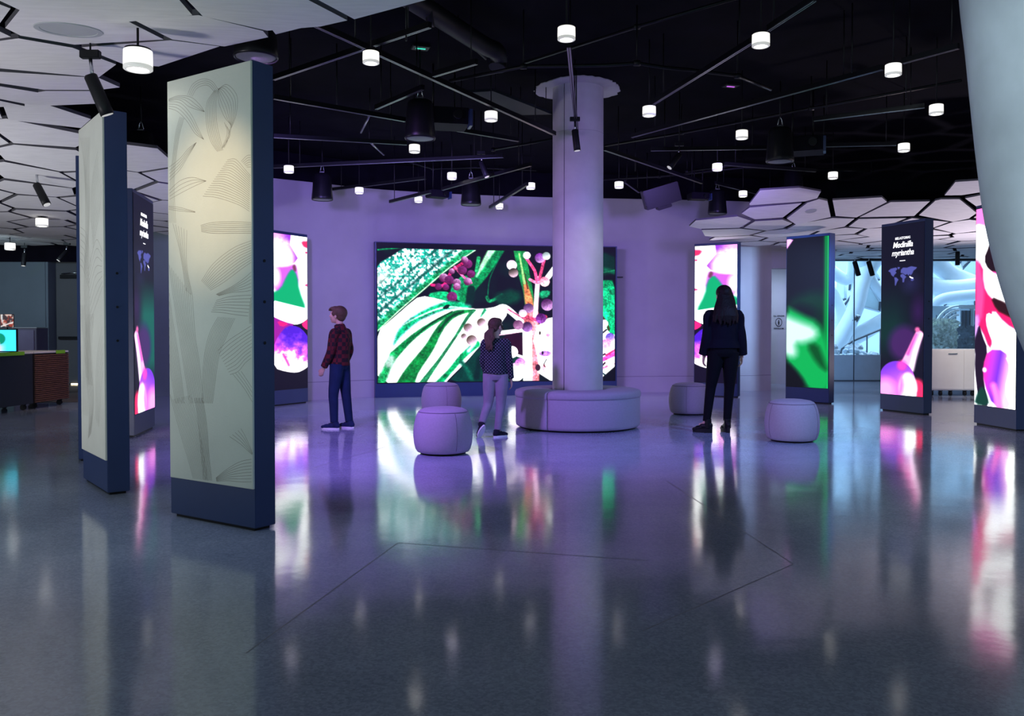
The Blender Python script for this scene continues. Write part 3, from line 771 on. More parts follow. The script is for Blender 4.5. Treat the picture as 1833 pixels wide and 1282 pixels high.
def totem(corner, ang, label, face, art=None, w=TW, dots=True, group='display totems', boost=1.6, etch=None, title=False):
    """corner: the front right vertical edge; ang: direction of the face (left to right)"""
    cx, cy = corner; dx, dy = math.cos(ang), math.sin(ang)
    t = empty('display_totem', (cx - w / 2 * dx - TT / 2 * dy, cy - w / 2 * dy + TT / 2 * dx, 0), ang, label, 'totem', group)
    M = wmat(t)
    a, b = -w / 2, w / 2; f, bk = -TT / 2, TT / 2
    MB().box((a + .03, f + .02, 0), (b - .03, bk - .02, .022), M).build('plinth', M_black, t)
    MB().cbox((a, f, .02), (b, bk, TH), .003, M).build('housing', M_navy, t)
    e = .004
    if face == 'plain': pass
    elif face == 'stone':
        p = MB().cbox((a + .012, f - .012, .25), (b - .004, f + .002, TH - .006), .002, M).build('etched_panel', M_stone, t)
        if etch:
            mb = MB(); n = 0
            for line in etch:
                pts = [M @ Vector((x, f - .0126, z)) for x, z in line]
                wid = .0010
                for i in range(len(line) - 1):
                    (x0, z0), (x1, z1) = line[i], line[i + 1]
                    L = math.hypot(x1 - x0, z1 - z0)
                    if L < 1e-5: continue
                    nx, nz = -(z1 - z0) / L * wid, (x1 - x0) / L * wid
                    lo, hi = a + .013, b - .006
                    if not (lo < x0 < hi and lo < x1 < hi and .25 < z0 < TH - .01 and .25 < z1 < TH - .01): continue
                    mb.add([M @ Vector(q) for q in ((x0 - nx, f - .0124, z0 - nz), (x1 - nx, f - .0124, z1 - nz), (x1 + nx, f - .0124, z1 + nz), (x0 + nx, f - .0124, z0 + nz))], [(0, 1, 2, 3)])
            q = mb.build('etched_plant_drawing', M_etch, p)
    else:
        zt, zb = TH - .045, .25
        MB().box((a + .010, f - .003, zb - .006), (b - .010, f + .001, zt + .006), M).build('screen_bezel', M_black, t)
        P = lambda u, v: M @ Vector((a + .014 + (w - .028) * u, f - .0045, zt + (zb - zt) * v))
        s = screen_mesh('screen', art, P, t, boost)
        if title:
            def txt(body, z, size, shear, wide, width):
                cu = bpy.data.curves.new('title', 'FONT'); cu.body = body; cu.size = size; cu.align_x = 'CENTER'; cu.shear = shear
                cu.offset = size * .010; cu.extrude = .0008; cu.space_character = wide
                tmp = bpy.data.objects.new('tmp', cu); COL.objects.link(tmp)
                dg = bpy.context.evaluated_depsgraph_get(); me = bpy.data.meshes.new_from_object(tmp.evaluated_get(dg))
                bpy.data.objects.remove(tmp)
                xs = [v.co.x for v in me.vertices]; me.transform(Matrix.Diagonal((width / (max(xs) - min(xs)), 1, 1, 1)))
                L = M @ Matrix.Translation((.005 if w < .9 else 0, f - .0065, z)) @ Matrix.Rotation(PI / 2, 4, 'X')
                me.transform(wmat(s).inverted() @ L); me.materials.clear(); me.materials.append(M_text)
                o = bpy.data.objects.new('title_lettering', me); COL.objects.link(o); o.parent = s
            txt('MELASTOMAS', 2.480, .050, 0, 1.12, .27)
            txt('Medinilla', 2.365, .118, .24, .95, .36); txt('myriantha', 2.250, .118, .24, .95, .40)
            MB().box((-.045, f - .0075, 2.168), (.055, f - .006, 2.178), M).build('title_rule', M_text, s)
    if dots:
        for z in (1.10, 1.34, 1.58):
            bm = MB().tube([M @ Vector((b + .0005, .0, z)), M @ Vector((b + .004, .0, z))], .009, 12)
            bm.build('side_hole_disc', M_black, t)  # black discs stand in for the small holes in the side
    return t


def bundle(A, B, n, k=8):
    A = catmull(A, k) if len(A) > 2 else [np.array(A[0], float) + (np.array(A[1], float) - np.array(A[0], float)) * i / k for i in range(k + 1)]
    B = catmull(B, k) if len(B) > 2 else [np.array(B[0], float) + (np.array(B[1], float) - np.array(B[0], float)) * i / k for i in range(k + 1)]
    m = 22
    def rs(C):
        i = np.linspace(0, len(C) - 1, m); C = np.array(C)
        j = np.minimum(i.astype(int), len(C) - 2); fr = (i - j)[:, None]
        return C[j] * (1 - fr) + C[j + 1] * fr
    A, B = rs(A), rs(B)
    return [A + (B - A) * t for t in np.linspace(0, 1, n)]


def etch_lines_near(corner, ang):
    S = {'a': (4.007, 280, 80), 'b': (4.007, 280, 400), 'c': (4.93, 280, 700)}
    D = [('a', [(235, 365), (270, 290), (340, 250), (410, 265), (455, 325)], [(268, 375), (300, 320), (350, 295), (390, 300), (430, 345)], 4),
         ('a', [(430, 330), (375, 420), (370, 560), (400, 690), (450, 770)], [(455, 330), (440, 420), (445, 560), (470, 680), (490, 760)], 7),
         ('a', [(455, 320), (460, 420), (500, 520), (540, 570)], [(458, 320), (520, 290), (590, 370), (585, 500), (550, 600)], 8),
         ('a', [(545, 590), (520, 680), (495, 740)], [(550, 592), (526, 682), (499, 742)], 2),
         ('a', [(500, 560), (520, 640), (480, 750)], [(520, 590), (540, 650), (490, 740)], 3),
         ('a', [(85, 400), (170, 370), (260, 380), (320, 430), (358, 485)], [(85, 410), (180, 400), (250, 450), (358, 485)], 4),
         ('a', [(85, 415), (180, 420), (260, 500), (310, 600), (352, 683)], [(85, 455), (160, 480), (230, 550), (290, 640), (352, 683)], 4),
         ('a', [(180, 520), (150, 640), (130, 800), (110, 1000), (105, 1280)], [(210, 530), (180, 640), (155, 800), (140, 1000), (150, 1280)], 5),
         ('a', [(92, 890), (180, 820), (240, 750), (300, 703)], [(92, 990), (180, 900), (230, 820), (300, 703)], 5),
         ('a', [(92, 1060), (180, 980), (270, 955), (370, 980)], [(92, 1120), (200, 1060), (300, 1010), (370, 980)], 4),
         ('a', [(92, 1160), (180, 1170), (290, 1200)], [(92, 1180), (180, 1195), (290, 1205)], 3),
         ('a', [(520, 830), (580, 825), (650, 900), (692, 950)], [(345, 1088), (450, 1100), (600, 1150), (692, 1205)], 18),
         ('a', [(620, 840), (660, 800), (690, 795)], [(660, 880), (680, 880), (690, 880)], 6),
         ('b', [(330, 15), (420, -5), (560, -10), (692, -5)], [(335, 60), (420, 72), (560, 72), (692, 72)], 7),
         ('b', [(335, 415), (420, 290), (560, 180), (692, 125)], [(400, 480), (500, 420), (620, 330), (692, 280)], 10),
         ('b', [(440, 510), (560, 450), (640, 395), (692, 350)], [(460, 520), (560, 495), (640, 490), (692, 480)], 6),
         ('b', [(440, 555), (520, 530), (600, 520), (692, 515)], [(405, 635), (480, 640), (580, 655), (670, 665)], 7),
         ('b', [(455, 670), (390, 800), (350, 1000), (340, 1290)], [(575, 680), (520, 800), (460, 960), (415, 1290)], 12),
         ('b', [(450, 915), (530, 840), (620, 780), (692, 735)], [(540, 1085), (600, 1060), (650, 1000), (700, 960)], 10),
         ('b', [(130, 0), (180, 200), (225, 485)], [(230, 50), (230, 300), (270, 520)], 6),
         ('b', [(105, 300), (130, 500), (190, 900), (250, 1290)], [(270, 520), (290, 800), (320, 1000), (350, 1290)], 12),
         ('b', [(105, 500), (130, 700), (170, 950), (215, 1290)], [(105, 990), (115, 1080), (130, 1170), (150, 1290)], 9),
         ('b', [(690, 530), (680, 620), (680, 720)], [(700, 530), (692, 620), (694, 720)], 3),
         ('c', [(135, 30), (220, 350), (300, 620), (340, 770)], [(310, 0), (370, 250), (430, 550), (470, 790)], 14),
         ('c', [(350, 60), (380, 250), (405, 500), (430, 780)], [(425, 60), (460, 300), (480, 560), (505, 790)], 11),
         ('c', [(540, 765), (650, 680), (760, 620), (870, 598)], [(545, 795), (650, 790), (760, 800), (870, 800)], 8),
         ('c', [(660, 400), (760, 470), (870, 570)], [(760, 330), (800, 400), (872, 560)], 5),
         ('b', [(560, 1080), (640, 1180), (700, 1280)], [(620, 1060), (660, 1120), (705, 1190)], 4)]
    cx, cy = corner; dx, dy = math.cos(ang), math.sin(ang)
    n = Vector((dy, -dx, 0)); base = Vector((cx, cy, 0))
    out = []
    for key, A, B, k in D:
        sc, ox, oy = S[key]
        for ln in bundle(A, B, k):
            q = []
            for px, py in ln:
                r = ray(ox + px / sc, oy + py / sc); o = Vector((0, 0, CAMH))
                t = (base - o).dot(n) / r.dot(n); P = o + r * t
                if (key == 'b' and py / sc + oy > 724) or (key == 'c' and py / sc + oy < 706): q.append((99, 99)); continue
                q.append(((P - base).dot(Vector((dx, dy, 0))) + TW / 2, P.z))
            out.append(q)
    return out


def etch_lines_far():
    D = [([(.1, .02), (.3, .2), (.2, .5), (.35, .8)], [(.5, .04), (.45, .25), (.4, .5), (.5, .8)], 9),
         ([(.8, .1), (.6, .18), (.5, .3)], [(.95, .22), (.8, .3), (.6, .38)], 8),
         ([(.05, .30), (.3, .33), (.5, .42)], [(.05, .42), (.2, .44), (.4, .5)], 7),
         ([(.4, .44), (.7, .36), (.95, .40)], [(.45, .60), (.7, .55), (.95, .50)], 8),
         ([(.3, .58), (.2, .7), (.35, .85), (.3, .97)], [(.6, .58), (.5, .7), (.55, .85), (.45, .95)], 10),
         ([(.0, .55), (.15, .7), (.1, .9)], [(.2, .55), (.3, .7), (.3, .9)], 6),
         ([(.9, .62), (.7, .72), (.62, .9)], [(.95, .75), (.85, .8), (.75, .92)], 6)]
    out = []
    for A, B, k in D:
        for i, ln in enumerate(bundle(A, B, k)):
            out.append([((u - .5) * TW + .012 * math.sin(22 * v + i * .3), 2.70 - v * 2.42) for u, v in ln])
    return out


near = totem((-1.491, 5.043), -.590, 'large etched limestone totem with navy sides, nearest in the hall, carved with a drooping tulip', 'stone', etch=etch_lines_near((-1.491, 5.043), -.590), group='etched totems')
totem((-2.87, 6.164), -.919, 'etched limestone totem with navy side standing left of the tulip totem', 'stone', etch=etch_lines_far(), group='etched totems')
# the sliver seen behind the second totem
a0 = math.atan2(-.895, .446)
totem((-3.88, 7.78), a0, 'thin navy edge of a totem standing hidden behind the left etched totem', 'plain', dots=False, group='etched totems')
L2 = (Vector((-4.15, 9.56)), Vector((-4.32, 10.52)))
d = L2[1] - L2[0]
totem(tuple(L2[1]), math.atan2(d.y, d.x), 'left screen totem with white flower title and pink stalk, between the two etched totems', 'screen', art_title(1), w=d.length, title=True, dots=False, group='screen totems')
S1 = (Vector((-3.70, 13.46)), Vector((-3.32, 14.17))); d = S1[1] - S1[0]
totem(tuple(S1[1]), math.atan2(d.y, d.x), 'tall purple berry screen totem left of the boy, partly behind the tulip totem', 'screen', art_berry(), w=d.length, dots=False, group='screen totems')
totem((3.945, 15.24), -.573, 'tall screen totem with purple berry picture directly behind the woman', 'screen', mirror(art_berry()), group='screen totems')
totem((5.051, 13.879), -.908, 'mostly dark screen totem with a blurred bright green shape and green edge', 'screen', art_green(), group='screen totems')
totem((5.722, 12.093), -1.196, 'screen totem on the right showing white flower title above a pink bulb', 'screen', art_title(0), title=True, group='screen totems')
totem((5.875, 10.134), -1.481, 'screen totem with crimson, white and black abstract flower, partly behind the leaning concrete column', 'screen', art_abstract(), group='screen totems')

# ------------------------------------------------------------------ the wide video wall, gently curved
vw = empty('video_wall', (-.2, 15.9, 0), 0, 'wide curved video wall showing green leaves, white leaf and pink berries, behind the round bench', 'screen')
vp = catmull([(-2.39, 15.22), (-1.0, 15.62), (.5, 15.92), (1.94, 16.12)], 12)
vp = [np.array(p) for p in vp]
seg = np.cumsum([0] + [np.linalg.norm(vp[i + 1] - vp[i]) for i in range(len(vp) - 1)])


def vpt(s):
    s = s * seg[-1]; i = min(len(vp) - 2, max(0, int(np.searchsorted(seg, s) - 1))); t = (s - seg[i]) / (seg[i + 1] - seg[i])
    return vp[i] * (1 - t) + vp[i + 1] * t


wallstrip([vpt(i / 30) for i in range(31)], .0, 2.73, .12).build('housing', M_navy, vw, True)
off = lambda p, e: (p[0] + .02 * e, p[1] - e)
wallstrip([off(vpt(.006 + .988 * i / 30), .004) for i in range(31)], .245, 2.715, .003).build('screen_bezel', M_black, vw, True)
screen_mesh('screen', art_big(), lambda u, v: Vector((*off(vpt(.010 + .980 * u), .006), 2.62 + (.262 - 2.62) * v)), vw, 1.8)

# ------------------------------------------------------------------ honeycomb canopies
def clip_poly(poly, nx, ny, c):
    out = []
    for i in range(len(poly)):
        a, b = poly[i], poly[(i + 1) % len(poly)]
        da, db = a[0] * nx + a[1] * ny - c, b[0] * nx + b[1] * ny - c
        if da <= 0: out.append(a)
        if (da < 0 < db) or (db < 0 < da):
            t = da / (da - db); out.append((a[0] + (b[0] - a[0]) * t, a[1] + (b[1] - a[1]) * t))
    return out


def inside(p, poly):
    r = False
    for i in range(len(poly)):
        (ax, ay), (bx, by) = poly[i], poly[(i + 1) % len(poly)]
        if (ay > p[1]) != (by > p[1]) and p[0] < (bx - ax) * (p[1] - ay) / (by - ay) + ax: r = not r
    return r


def canopy(name, label, region, zf, sx, sy, gap, rng, discs, line=None, jit=.27, th=.034):
    root = empty(name, (sum(p[0] for p in region) / len(region), sum(p[1] for p in region) / len(region), 3.3), 0, label, 'canopy')
    xs = [p[0] for p in region]; ys = [p[1] for p in region]
    seeds = []
    j = 0; y = min(ys) - 2 * sy
    while y < max(ys) + 2 * sy:
        x = min(xs) - 2 * sx + (j % 2) * sx / 2
        while x < max(xs) + 2 * sx:
            seeds.append((x + rng.uniform(-jit, jit) * sx, y + rng.uniform(-jit, jit) * sy)); x += sx
        y += sy; j += 1
    for dpt in discs:
        k = min(range(len(seeds)), key=lambda k: math.hypot(seeds[k][0] - dpt[0], seeds[k][1] - dpt[1])); seeds[k] = (dpt[0], dpt[1])
    sel = []
    for i, s in enumerate(seeds):
        if not inside(s, region): continue
        poly = [(s[0] - 2, s[1] - 2), (s[0] + 2, s[1] - 2), (s[0] + 2, s[1] + 2), (s[0] - 2, s[1] + 2)]
        for k, q in enumerate(seeds):
            if k == i: continue
            dx, dy = q[0] - s[0], q[1] - s[1]; L = math.hypot(dx, dy)
            if L > 2.6: continue
            nx, ny = dx / L, dy / L
            poly = clip_poly(poly, nx, ny, s[0] * nx + s[1] * ny + L / 2 - gap / 2)
            if len(poly) < 3: break
        if line and line[3](s): poly = clip_poly(poly, *line[:3])
        # drop tiny edges
        q = []
        for p in poly:
            if not q or math.hypot(p[0] - q[-1][0], p[1] - q[-1][1]) > .05: q.append(p)
        if len(q) < 3: continue
        sel.append((s, q))
    dn = {}
    for dpt in discs:
        k = min(range(len(sel)), key=lambda k: math.hypot(sel[k][0][0] - dpt[0], sel[k][0][1] - dpt[1])); dn[k] = dpt[2]
    for k, (s, q) in enumerate(sel):
        cx = sum(p[0] for p in q) / len(q); cy = sum(p[1] for p in q) / len(q)
        e = .15
        z0 = zf(cx, cy) + rng.uniform(-.006, .006)
        gx = (zf(cx + e, cy) - zf(cx - e, cy)) / (2 * e) + rng.uniform(-.012, .012); gy = (zf(cx, cy + e) - zf(cx, cy - e)) / (2 * e) + rng.uniform(-.012, .012)
        h = lambda x, y: z0 + gx * (x - cx) + gy * (y - cy)
        n = len(q)
        vs = [(x, y, h(x, y)) for x, y in q] + [(x, y, h(x, y) + th) for x, y in q]
        fs = [tuple(range(n - 1, -1, -1)), tuple(range(n, 2 * n))] + [(i, (i + 1) % n, n + (i + 1) % n, n + i) for i in range(n)]
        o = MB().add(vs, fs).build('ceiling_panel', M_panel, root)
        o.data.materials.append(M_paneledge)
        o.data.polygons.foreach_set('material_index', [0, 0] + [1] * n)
        if k in dn:
            r = dn[k]; b = MB(); m = 36
            ring = lambda rr, dz: [(cx + rr * math.cos(2 * PI * i / m), cy + rr * math.sin(2 * PI * i / m), h(cx + rr * math.cos(2 * PI * i / m), cy + rr * math.sin(2 * PI * i / m)) - dz) for i in range(m)]
            vs = ring(r * 1.2, -.001) + ring(r * 1.18, .006) + ring(r, .006) + ring(r * .98, .002)
            fs = [(a * m + i, a * m + (i + 1) % m, (a + 1) * m + (i + 1) % m, (a + 1) * m + i) for a in range(3) for i in range(m)]
            fs.append(tuple(3 * m + i for i in range(m)))
            b.add(vs, fs).build('speaker_grille', M_grille, o)
    return root


def ss(a, b, x):
    t = max(0, min(1, (x - a) / (b - a))); return t * t * (3 - 2 * t)


def prof_z(tab):
    ys = [t[0] for t in tab]; zs = [CAMH + (592.5 - t[1]) * t[0] / F for t in tab]
    return lambda y: sum(float(np.interp(y + d, ys, zs)) for d in (-.3, 0, .3)) / 3


zlp = prof_z([(2.0, -900), (4.4, 0), (5.3, 58), (6.0, 108), (7.0, 160), (8.0, 187), (8.6, 204), (9.2, 238), (10.2, 290), (11.5, 342), (13, 384), (15, 416), (17.6, 442)])
def zl(x, y): return zlp(y) if y > 4.4 else 2.84


def zl_s(x, y): return zl(x, y) + .02 * math.sin(x * 1.7)


regionL = [(.6, 3.0), (.3, 4.3), (-.6, 5.2), (-1.6, 5.9), (-2.5, 6.2), (-3.4, 6.9), (-4.05, 8.1), (-4.3, 9.4), (-4.0, 10.4), (-3.8, 11.2), (-3.95, 12.5), (-4.3, 13.8), (-4.75, 15.5), (-7.0, 15.5), (-7.2, 17.6), (-11.8, 17.6), (-9.4, 14), (-7.6, 11), (-5.6, 7.5), (-4.2, 5), (-3, 3)]
_a, _b = atZ(742, 0, 2.86), atZ(335, 112, 3.02); _n = Vector((_b.y - _a.y, _a.x - _b.x, 0)).normalized()
if _n.x < 0: _n = -_n
LINE = (_n.x, _n.y, _n.x * _a.x + _n.y * _a.y, lambda s: s[1] < 6.6)
canopy('panel_canopy', 'faceted canopy of pale wood panels with dark gaps over the left side of the hall', regionL, zl_s, .86, .78, .055, random.Random(5), [(-2.47, 5.32, .16), (-4.2, 7.0, .09), (-6.5, 9.7, .09)], LINE)


zrp = prof_z([(11.0, 305), (12.0, 333), (12.6, 354), (13.2, 384), (13.8, 404), (14.6, 420), (16, 436), (18, 451), (20.2, 464)])
def zr(x, y): return zrp(y) + .03 * math.sin(x * 1.3) * ss(16, 13, y)


regionR = [(3.2, 14.8), (3.25, 13.3), (3.45, 12.4), (4.0, 12.1), (4.7, 12.35), (5.3, 12.55), (6.1, 12.55), (6.6, 11.9), (7.1, 11.4), (9.0, 10.8), (11.6, 14.5), (13.8, 20.3), (5.9, 20.3), (5.7, 16.9), (4.6, 16.6), (3.9, 16.0)]
canopy('panel_canopy', 'faceted canopy of pale lilac wood panels with dark gaps above the right screen totems', regionR, zr, .80, .74, .07, random.Random(23), [(4.5, 13.2, .07), (7.0, 12.7, .09)], None, .36, .026)

# ------------------------------------------------------------------ round column with ceiling patch, ring bench
CX, CYY = .803, 10.66
col = empty('concrete_column', (CX, CYY, 0), 0, 'round pale concrete column rising through the ring bench to the dark ceiling', 'column')
MB().lathe([(.308, .02), (.308, 1.1), (.3085, 1.2), (.308, 2.9), (.308, CEIL)], (CX, CYY, 0), 64).build('shaft', M_concrete, col)
a = R(-90 - 36)
MB().tube([(CX + .3075 * math.cos(a), CYY + .3075 * math.sin(a), z) for z in (.45, CEIL)], .0045, 6).build('casting_seam', M_seam, col)
mb = MB().lathe([(.3095, 3.55), (.3095, 3.556)], (CX, CYY, 0), 64); mb.build('pour_line', mat('pour_line_grey', (.36, .33, .36), .8), col)
rng = random.Random(3); pl = []
for i in range(70):
    aa = 2 * PI * i / 70
    pl.append((CX + .52 * (1 + rng.uniform(-.05, .04) + .05 * math.sin(3 * aa)) * math.cos(aa), CYY + .52 * (1 + rng.uniform(-.05, .04) + .05 * math.sin(3 * aa)) * math.sin(aa)))
MB().prism(pl, CEIL - .012, CEIL - .001).build('bare_ceiling_patch', M_concrete, col)

bench = empty('ring_bench', (CX, CYY, 0), 0, 'round mauve upholstered ring bench wrapped around the concrete column', 'bench')
prof_b = [(.40, .0), (.735, .0), (.752, .012), (.758, .04), (.758, .35), (.752, .362), (.742, .366), (.40, .366)]
prof_s = [(.34, .370), (.742, .370), (.760, .376), (.768, .390), (.768, .425), (.755, .452), (.71, .467), (.60, .474), (.45, .472), (.36, .466), (.335, .452), (.335, .372)]
MB().lathe([(.40, .0), (.70, .0), (.70, .03), (.40, .03)], (CX, CYY, 0), 64).build('recessed_foot', M_black, bench)
g = R(.35)
for k in range(3):
    a0, a1 = R(-121.5 + 120 * k) + g, R(-121.5 + 120 * (k + 1)) - g
    for nm, prof in (('base_segment', [(r, z + .02) for r, z in prof_b]), ('seat_cushion', prof_s)):
        b = MB().lathe(prof, (CX, CYY, 0), 48, True, a0, a1)
        n = 49; P = len(prof)
        b.f += [tuple(i * n for i in range(P)), tuple(i * n + 48 for i in range(P - 1, -1, -1))]; b.sm += [False, False]
        b.build(nm, M_fabric, bench)

# ------------------------------------------------------------------ ottomans
def ottoman():
    t = empty('ottoman', (0, 0, 0), 0, '', 'ottoman', 'round mauve ottomans')
    MB().lathe([(0, .0), (.21, .0), (.22, .008), (.22, .02), (0, .02)], n=32).build('foot_ring', M_black, t)
    prof = [(0, .018), (.235, .018), (.247, .022), (.262, .045), (.277, .10), (.283, .17), (.282, .22), (.274, .29), (.258, .355), (.241, .392), (.233, .400)]
    MB().lathe(prof, n=64).build('side_cover', M_fabric, t)
    MB().lathe([(.233, .401), (.223, .415), (.19, .430), (.12, .442), (0, .446)], n=64).build('top_cushion', M_fabric, t)
    s = MB().lathe([(.2345, .396), (.2385, .4005), (.2345, .405), (.230, .4005), (.2345, .396)], n=64)
    for aa in (-58, 62, 182):
        aa = R(aa); s.tube([((r + .0003) * math.cos(aa), (r + .0003) * math.sin(aa), z) for r, z in prof[3:]], .0022, 6)
    s.build('seams', M_seam, t)
    return t


oa = ottoman()
spots_o = [(atZ(793, 819), .283, 'round ottoman nearest the viewer, in front of another ottoman left of the girl', 0),
           (None, 0, 'ottoman standing directly behind the nearest one, below the white leaf of the video wall', 1.9),
           (None, 0, 'ottoman between the ring bench and the woman', 2.4),
           (None, 0, 'ottoman standing alone on the right, in front of the green screen totem', .6)]
for i, (p, x, y, rz) in enumerate(((0, (793 - 916.5) / F * 8.33, 8.33, 0), (1, (790 - 916.5) / F * 12.3, 12.3, 1.9), (2, (1234 - 916.5) / F * 12.25, 12.25, 1.2), (3, (1418.5 - 916.5) / F * 9.27, 9.27, .28))):
    o = oa if i == 0 else copy_tree(oa)
    o.location = (x, y, 0); o.rotation_euler = (0, 0, rz); o['label'] = spots_o[i][2]

# ------------------------------------------------------------------ leaning concrete column on the right
lc = empty('leaning_concrete_column', (3.9, 5.3, 0), 0, 'huge smooth grey concrete column leaning in from the right edge of the view', 'column')
rad = lambda z: .50 + .10 * z
Yc = 5.6; cen = []
for px, py in ((1706, -220), (1707, -100), (1710, 0), (1722, 100), (1733, 200), (1745, 300), (1760, 400), (1785, 500), (1820, 600), (1868, 700), (1925, 800), (1990, 900), (2040, 965)):
    phi = math.atan((px - 916.5) / F); X = Yc * math.tan(phi) + .6; z = 1.0
    for it in range(30):
        D = math.hypot(X, Yc); r_ = rad(z); tl = math.sqrt(D * D - r_ * r_)
        z = atY(px, py, tl * math.cos(phi)).z
        X = Yc * math.tan(phi + math.asin(r_ / D))
    cen.append((X, z))
E2 = catmull(cen, 4); b = MB(); n = 64; vs = []; fs = []
for i, (x, z) in enumerate(E2):
    r = rad(z)
    for k in range(n):
        aa = 2 * PI * k / n
        vs.append((x + r * math.cos(aa), Yc + r * math.sin(aa), z))
for i in range(len(E2) - 1):
    for k in range(n): fs.append((i * n + k, (i + 1) * n + k, (i + 1) * n + (k + 1) % n, i * n + (k + 1) % n))
b.add([(x, y, min(max(z, 0), CEIL)) for x, y, z in vs], fs, True).build('shaft', M_bigconc, lc)

# ------------------------------------------------------------------ drum lamps
ZL = 3.40
def lamp():
    t = empty('drum_pendant_lamp', (0, 0, ZL), 0, '', 'lamp', 'glowing drum lamps')
    P = [(.060, .045), (.066, .042), (.067, .0), (.067, -.030), (.063, -.030), (.060, .0), (.060, .045)]
    MB().lathe(P, (0, 0, ZL), 32).build('glass_drum', M_lamp, t)
    MB().lathe([(.067, -.0305), (.0672, -.046), (.062, -.050), (.050, -.050), (.050, -.046), (.058, -.044), (.060, -.0305)], (0, 0, ZL), 32).build('clear_rim', M_lampring, t)
    MB().lathe([(0, -.02), (.036, -.02), (.038, .01), (.03, .03), (0, .03)], (0, 0, ZL), 24).build('light_engine', M_lampcore, t)
    MB().lathe([(0, .045), (.060, .045), (.060, .053), (.03, .058), (0, .058)], (0, 0, ZL), 24).build('cap', M_black, t)
    MB().tube([(0, 0, ZL + .055), (0, 0, CEIL)], .006, 8).build('stem', M_black, t)
    return t


L = [(517, 303, 'drum lamp just right of the tulip totem top, above the berry screen'),
     (643, 341, 'drum lamp low over the boy, right of the leftmost hanging speaker'),
     (664, 103, 'large drum lamp on the long diagonal track near the edge of the left canopy'),
     (749, 357, 'small drum lamp above the left part of the video wall'),
     (742, 266, 'drum lamp directly below the green lit speaker'),
     (809, 315, 'drum lamp between the green lit speaker and the low middle speaker'),
     (879, 208, 'drum lamp at the lower end of the diagonal track, left of the column'),
     (894, 369, 'lowest drum lamp left of the column, right beside the middle speaker'),
     (950, 333, 'drum lamp close to the left side of the column'),
     (1014, 60, 'large drum lamp straight above the column on the track running away from the viewer'),
     (1162, 199, 'drum lamp right of the column top at the far end of a diagonal track'),
     (1362, 72, 'largest drum lamp right of the column on a diagonal track'),
     (1328, 241, 'drum lamp left of the big right speaker with the projector'),
     (1284, 299, 'drum lamp above the speaker that hangs over the right canopy tip'),
     (1108, 331, 'drum lamp low beside the right side of the column'),
     (1330, 347, 'small drum lamp above the tip of the right canopy'),
     (1491, 314, 'drum lamp above the middle of the right canopy'),
     (1599, 125, 'drum lamp on the long track left of the leaning column, uppermost of three'),
     (1676, 196, 'drum lamp nearest to the leaning concrete column'),
     (1618, 264, 'lowest of three drum lamps left of the leaning column')]
lp = lamp()
for i, (px, py, lab) in enumerate(L):
    o = lp if i == 0 else copy_tree(lp)
    p = atZ(px, py, ZL); o.location = p; o['label'] = lab
# three lamps set below the left canopy
for px, py, lab, z, s in ((247, 107, 'large drum lamp under the left canopy beside the black spotlight', 2.80, 1.25), (75, 398, 'drum lamp under the left canopy in front of the dark back wall', 2.82, 1.3), (18, 441, 'lowest drum lamp under the left canopy at the left edge', 2.70, 1.3)):
    o = copy_tree(lp); p = atZ(px, py, z); o.location = p; o['label'] = lab; o.scale = (s, s, s)
    for c in children(o):
        if c.name.startswith('stem'):
            c.scale = (1, 1, (max(.12, zl_s(p.x, p.y) - p.z + .012)) / s / (CEIL - ZL)); c.location = (0, 0, 0)

# ------------------------------------------------------------------ tracks, pipes
def bar(name, A, B, w, h, m, parent):
    A, B = Vector(A), Vector(B); d = B - A; L = d.length
    M = Matrix.Translation(A) @ d.to_track_quat('X', 'Z').to_matrix().to_4x4()
    return MB().box((0, -w / 2, -h / 2), (L, w / 2, h / 2), M).build(name, m, parent)


def track(a, b, label, z=3.50, w=.036, h=.045, z2=None, rods=True):
    A = atZ(*a, z); B = atZ(*b, z if z2 is None else z2)
    t = empty('lighting_track', (A + B) / 2, 0, label, 'track', 'black lighting tracks')
    bar('track_body', A, B, w, h, M_track, t)
    dn = Vector((0, 0, -h / 2 - .002)); d = (B - A).normalized(); s = Vector((-d.y, d.x, 0)) * (w * .28)
    bar('contact_slot', A + dn + s, B + dn + s, .006, .004, M_slot, t)
    bar('contact_slot', A + dn - s, B + dn - s, .006, .004, M_slot, t)
    if rods:
        for k in (.12, .88):
            P = A.lerp(B, k); MB().tube([P + Vector((0, 0, h / 2 - .005)), (P.x, P.y, CEIL - .004)], .006, 8).build('drop_rod', M_track, t)
    return t


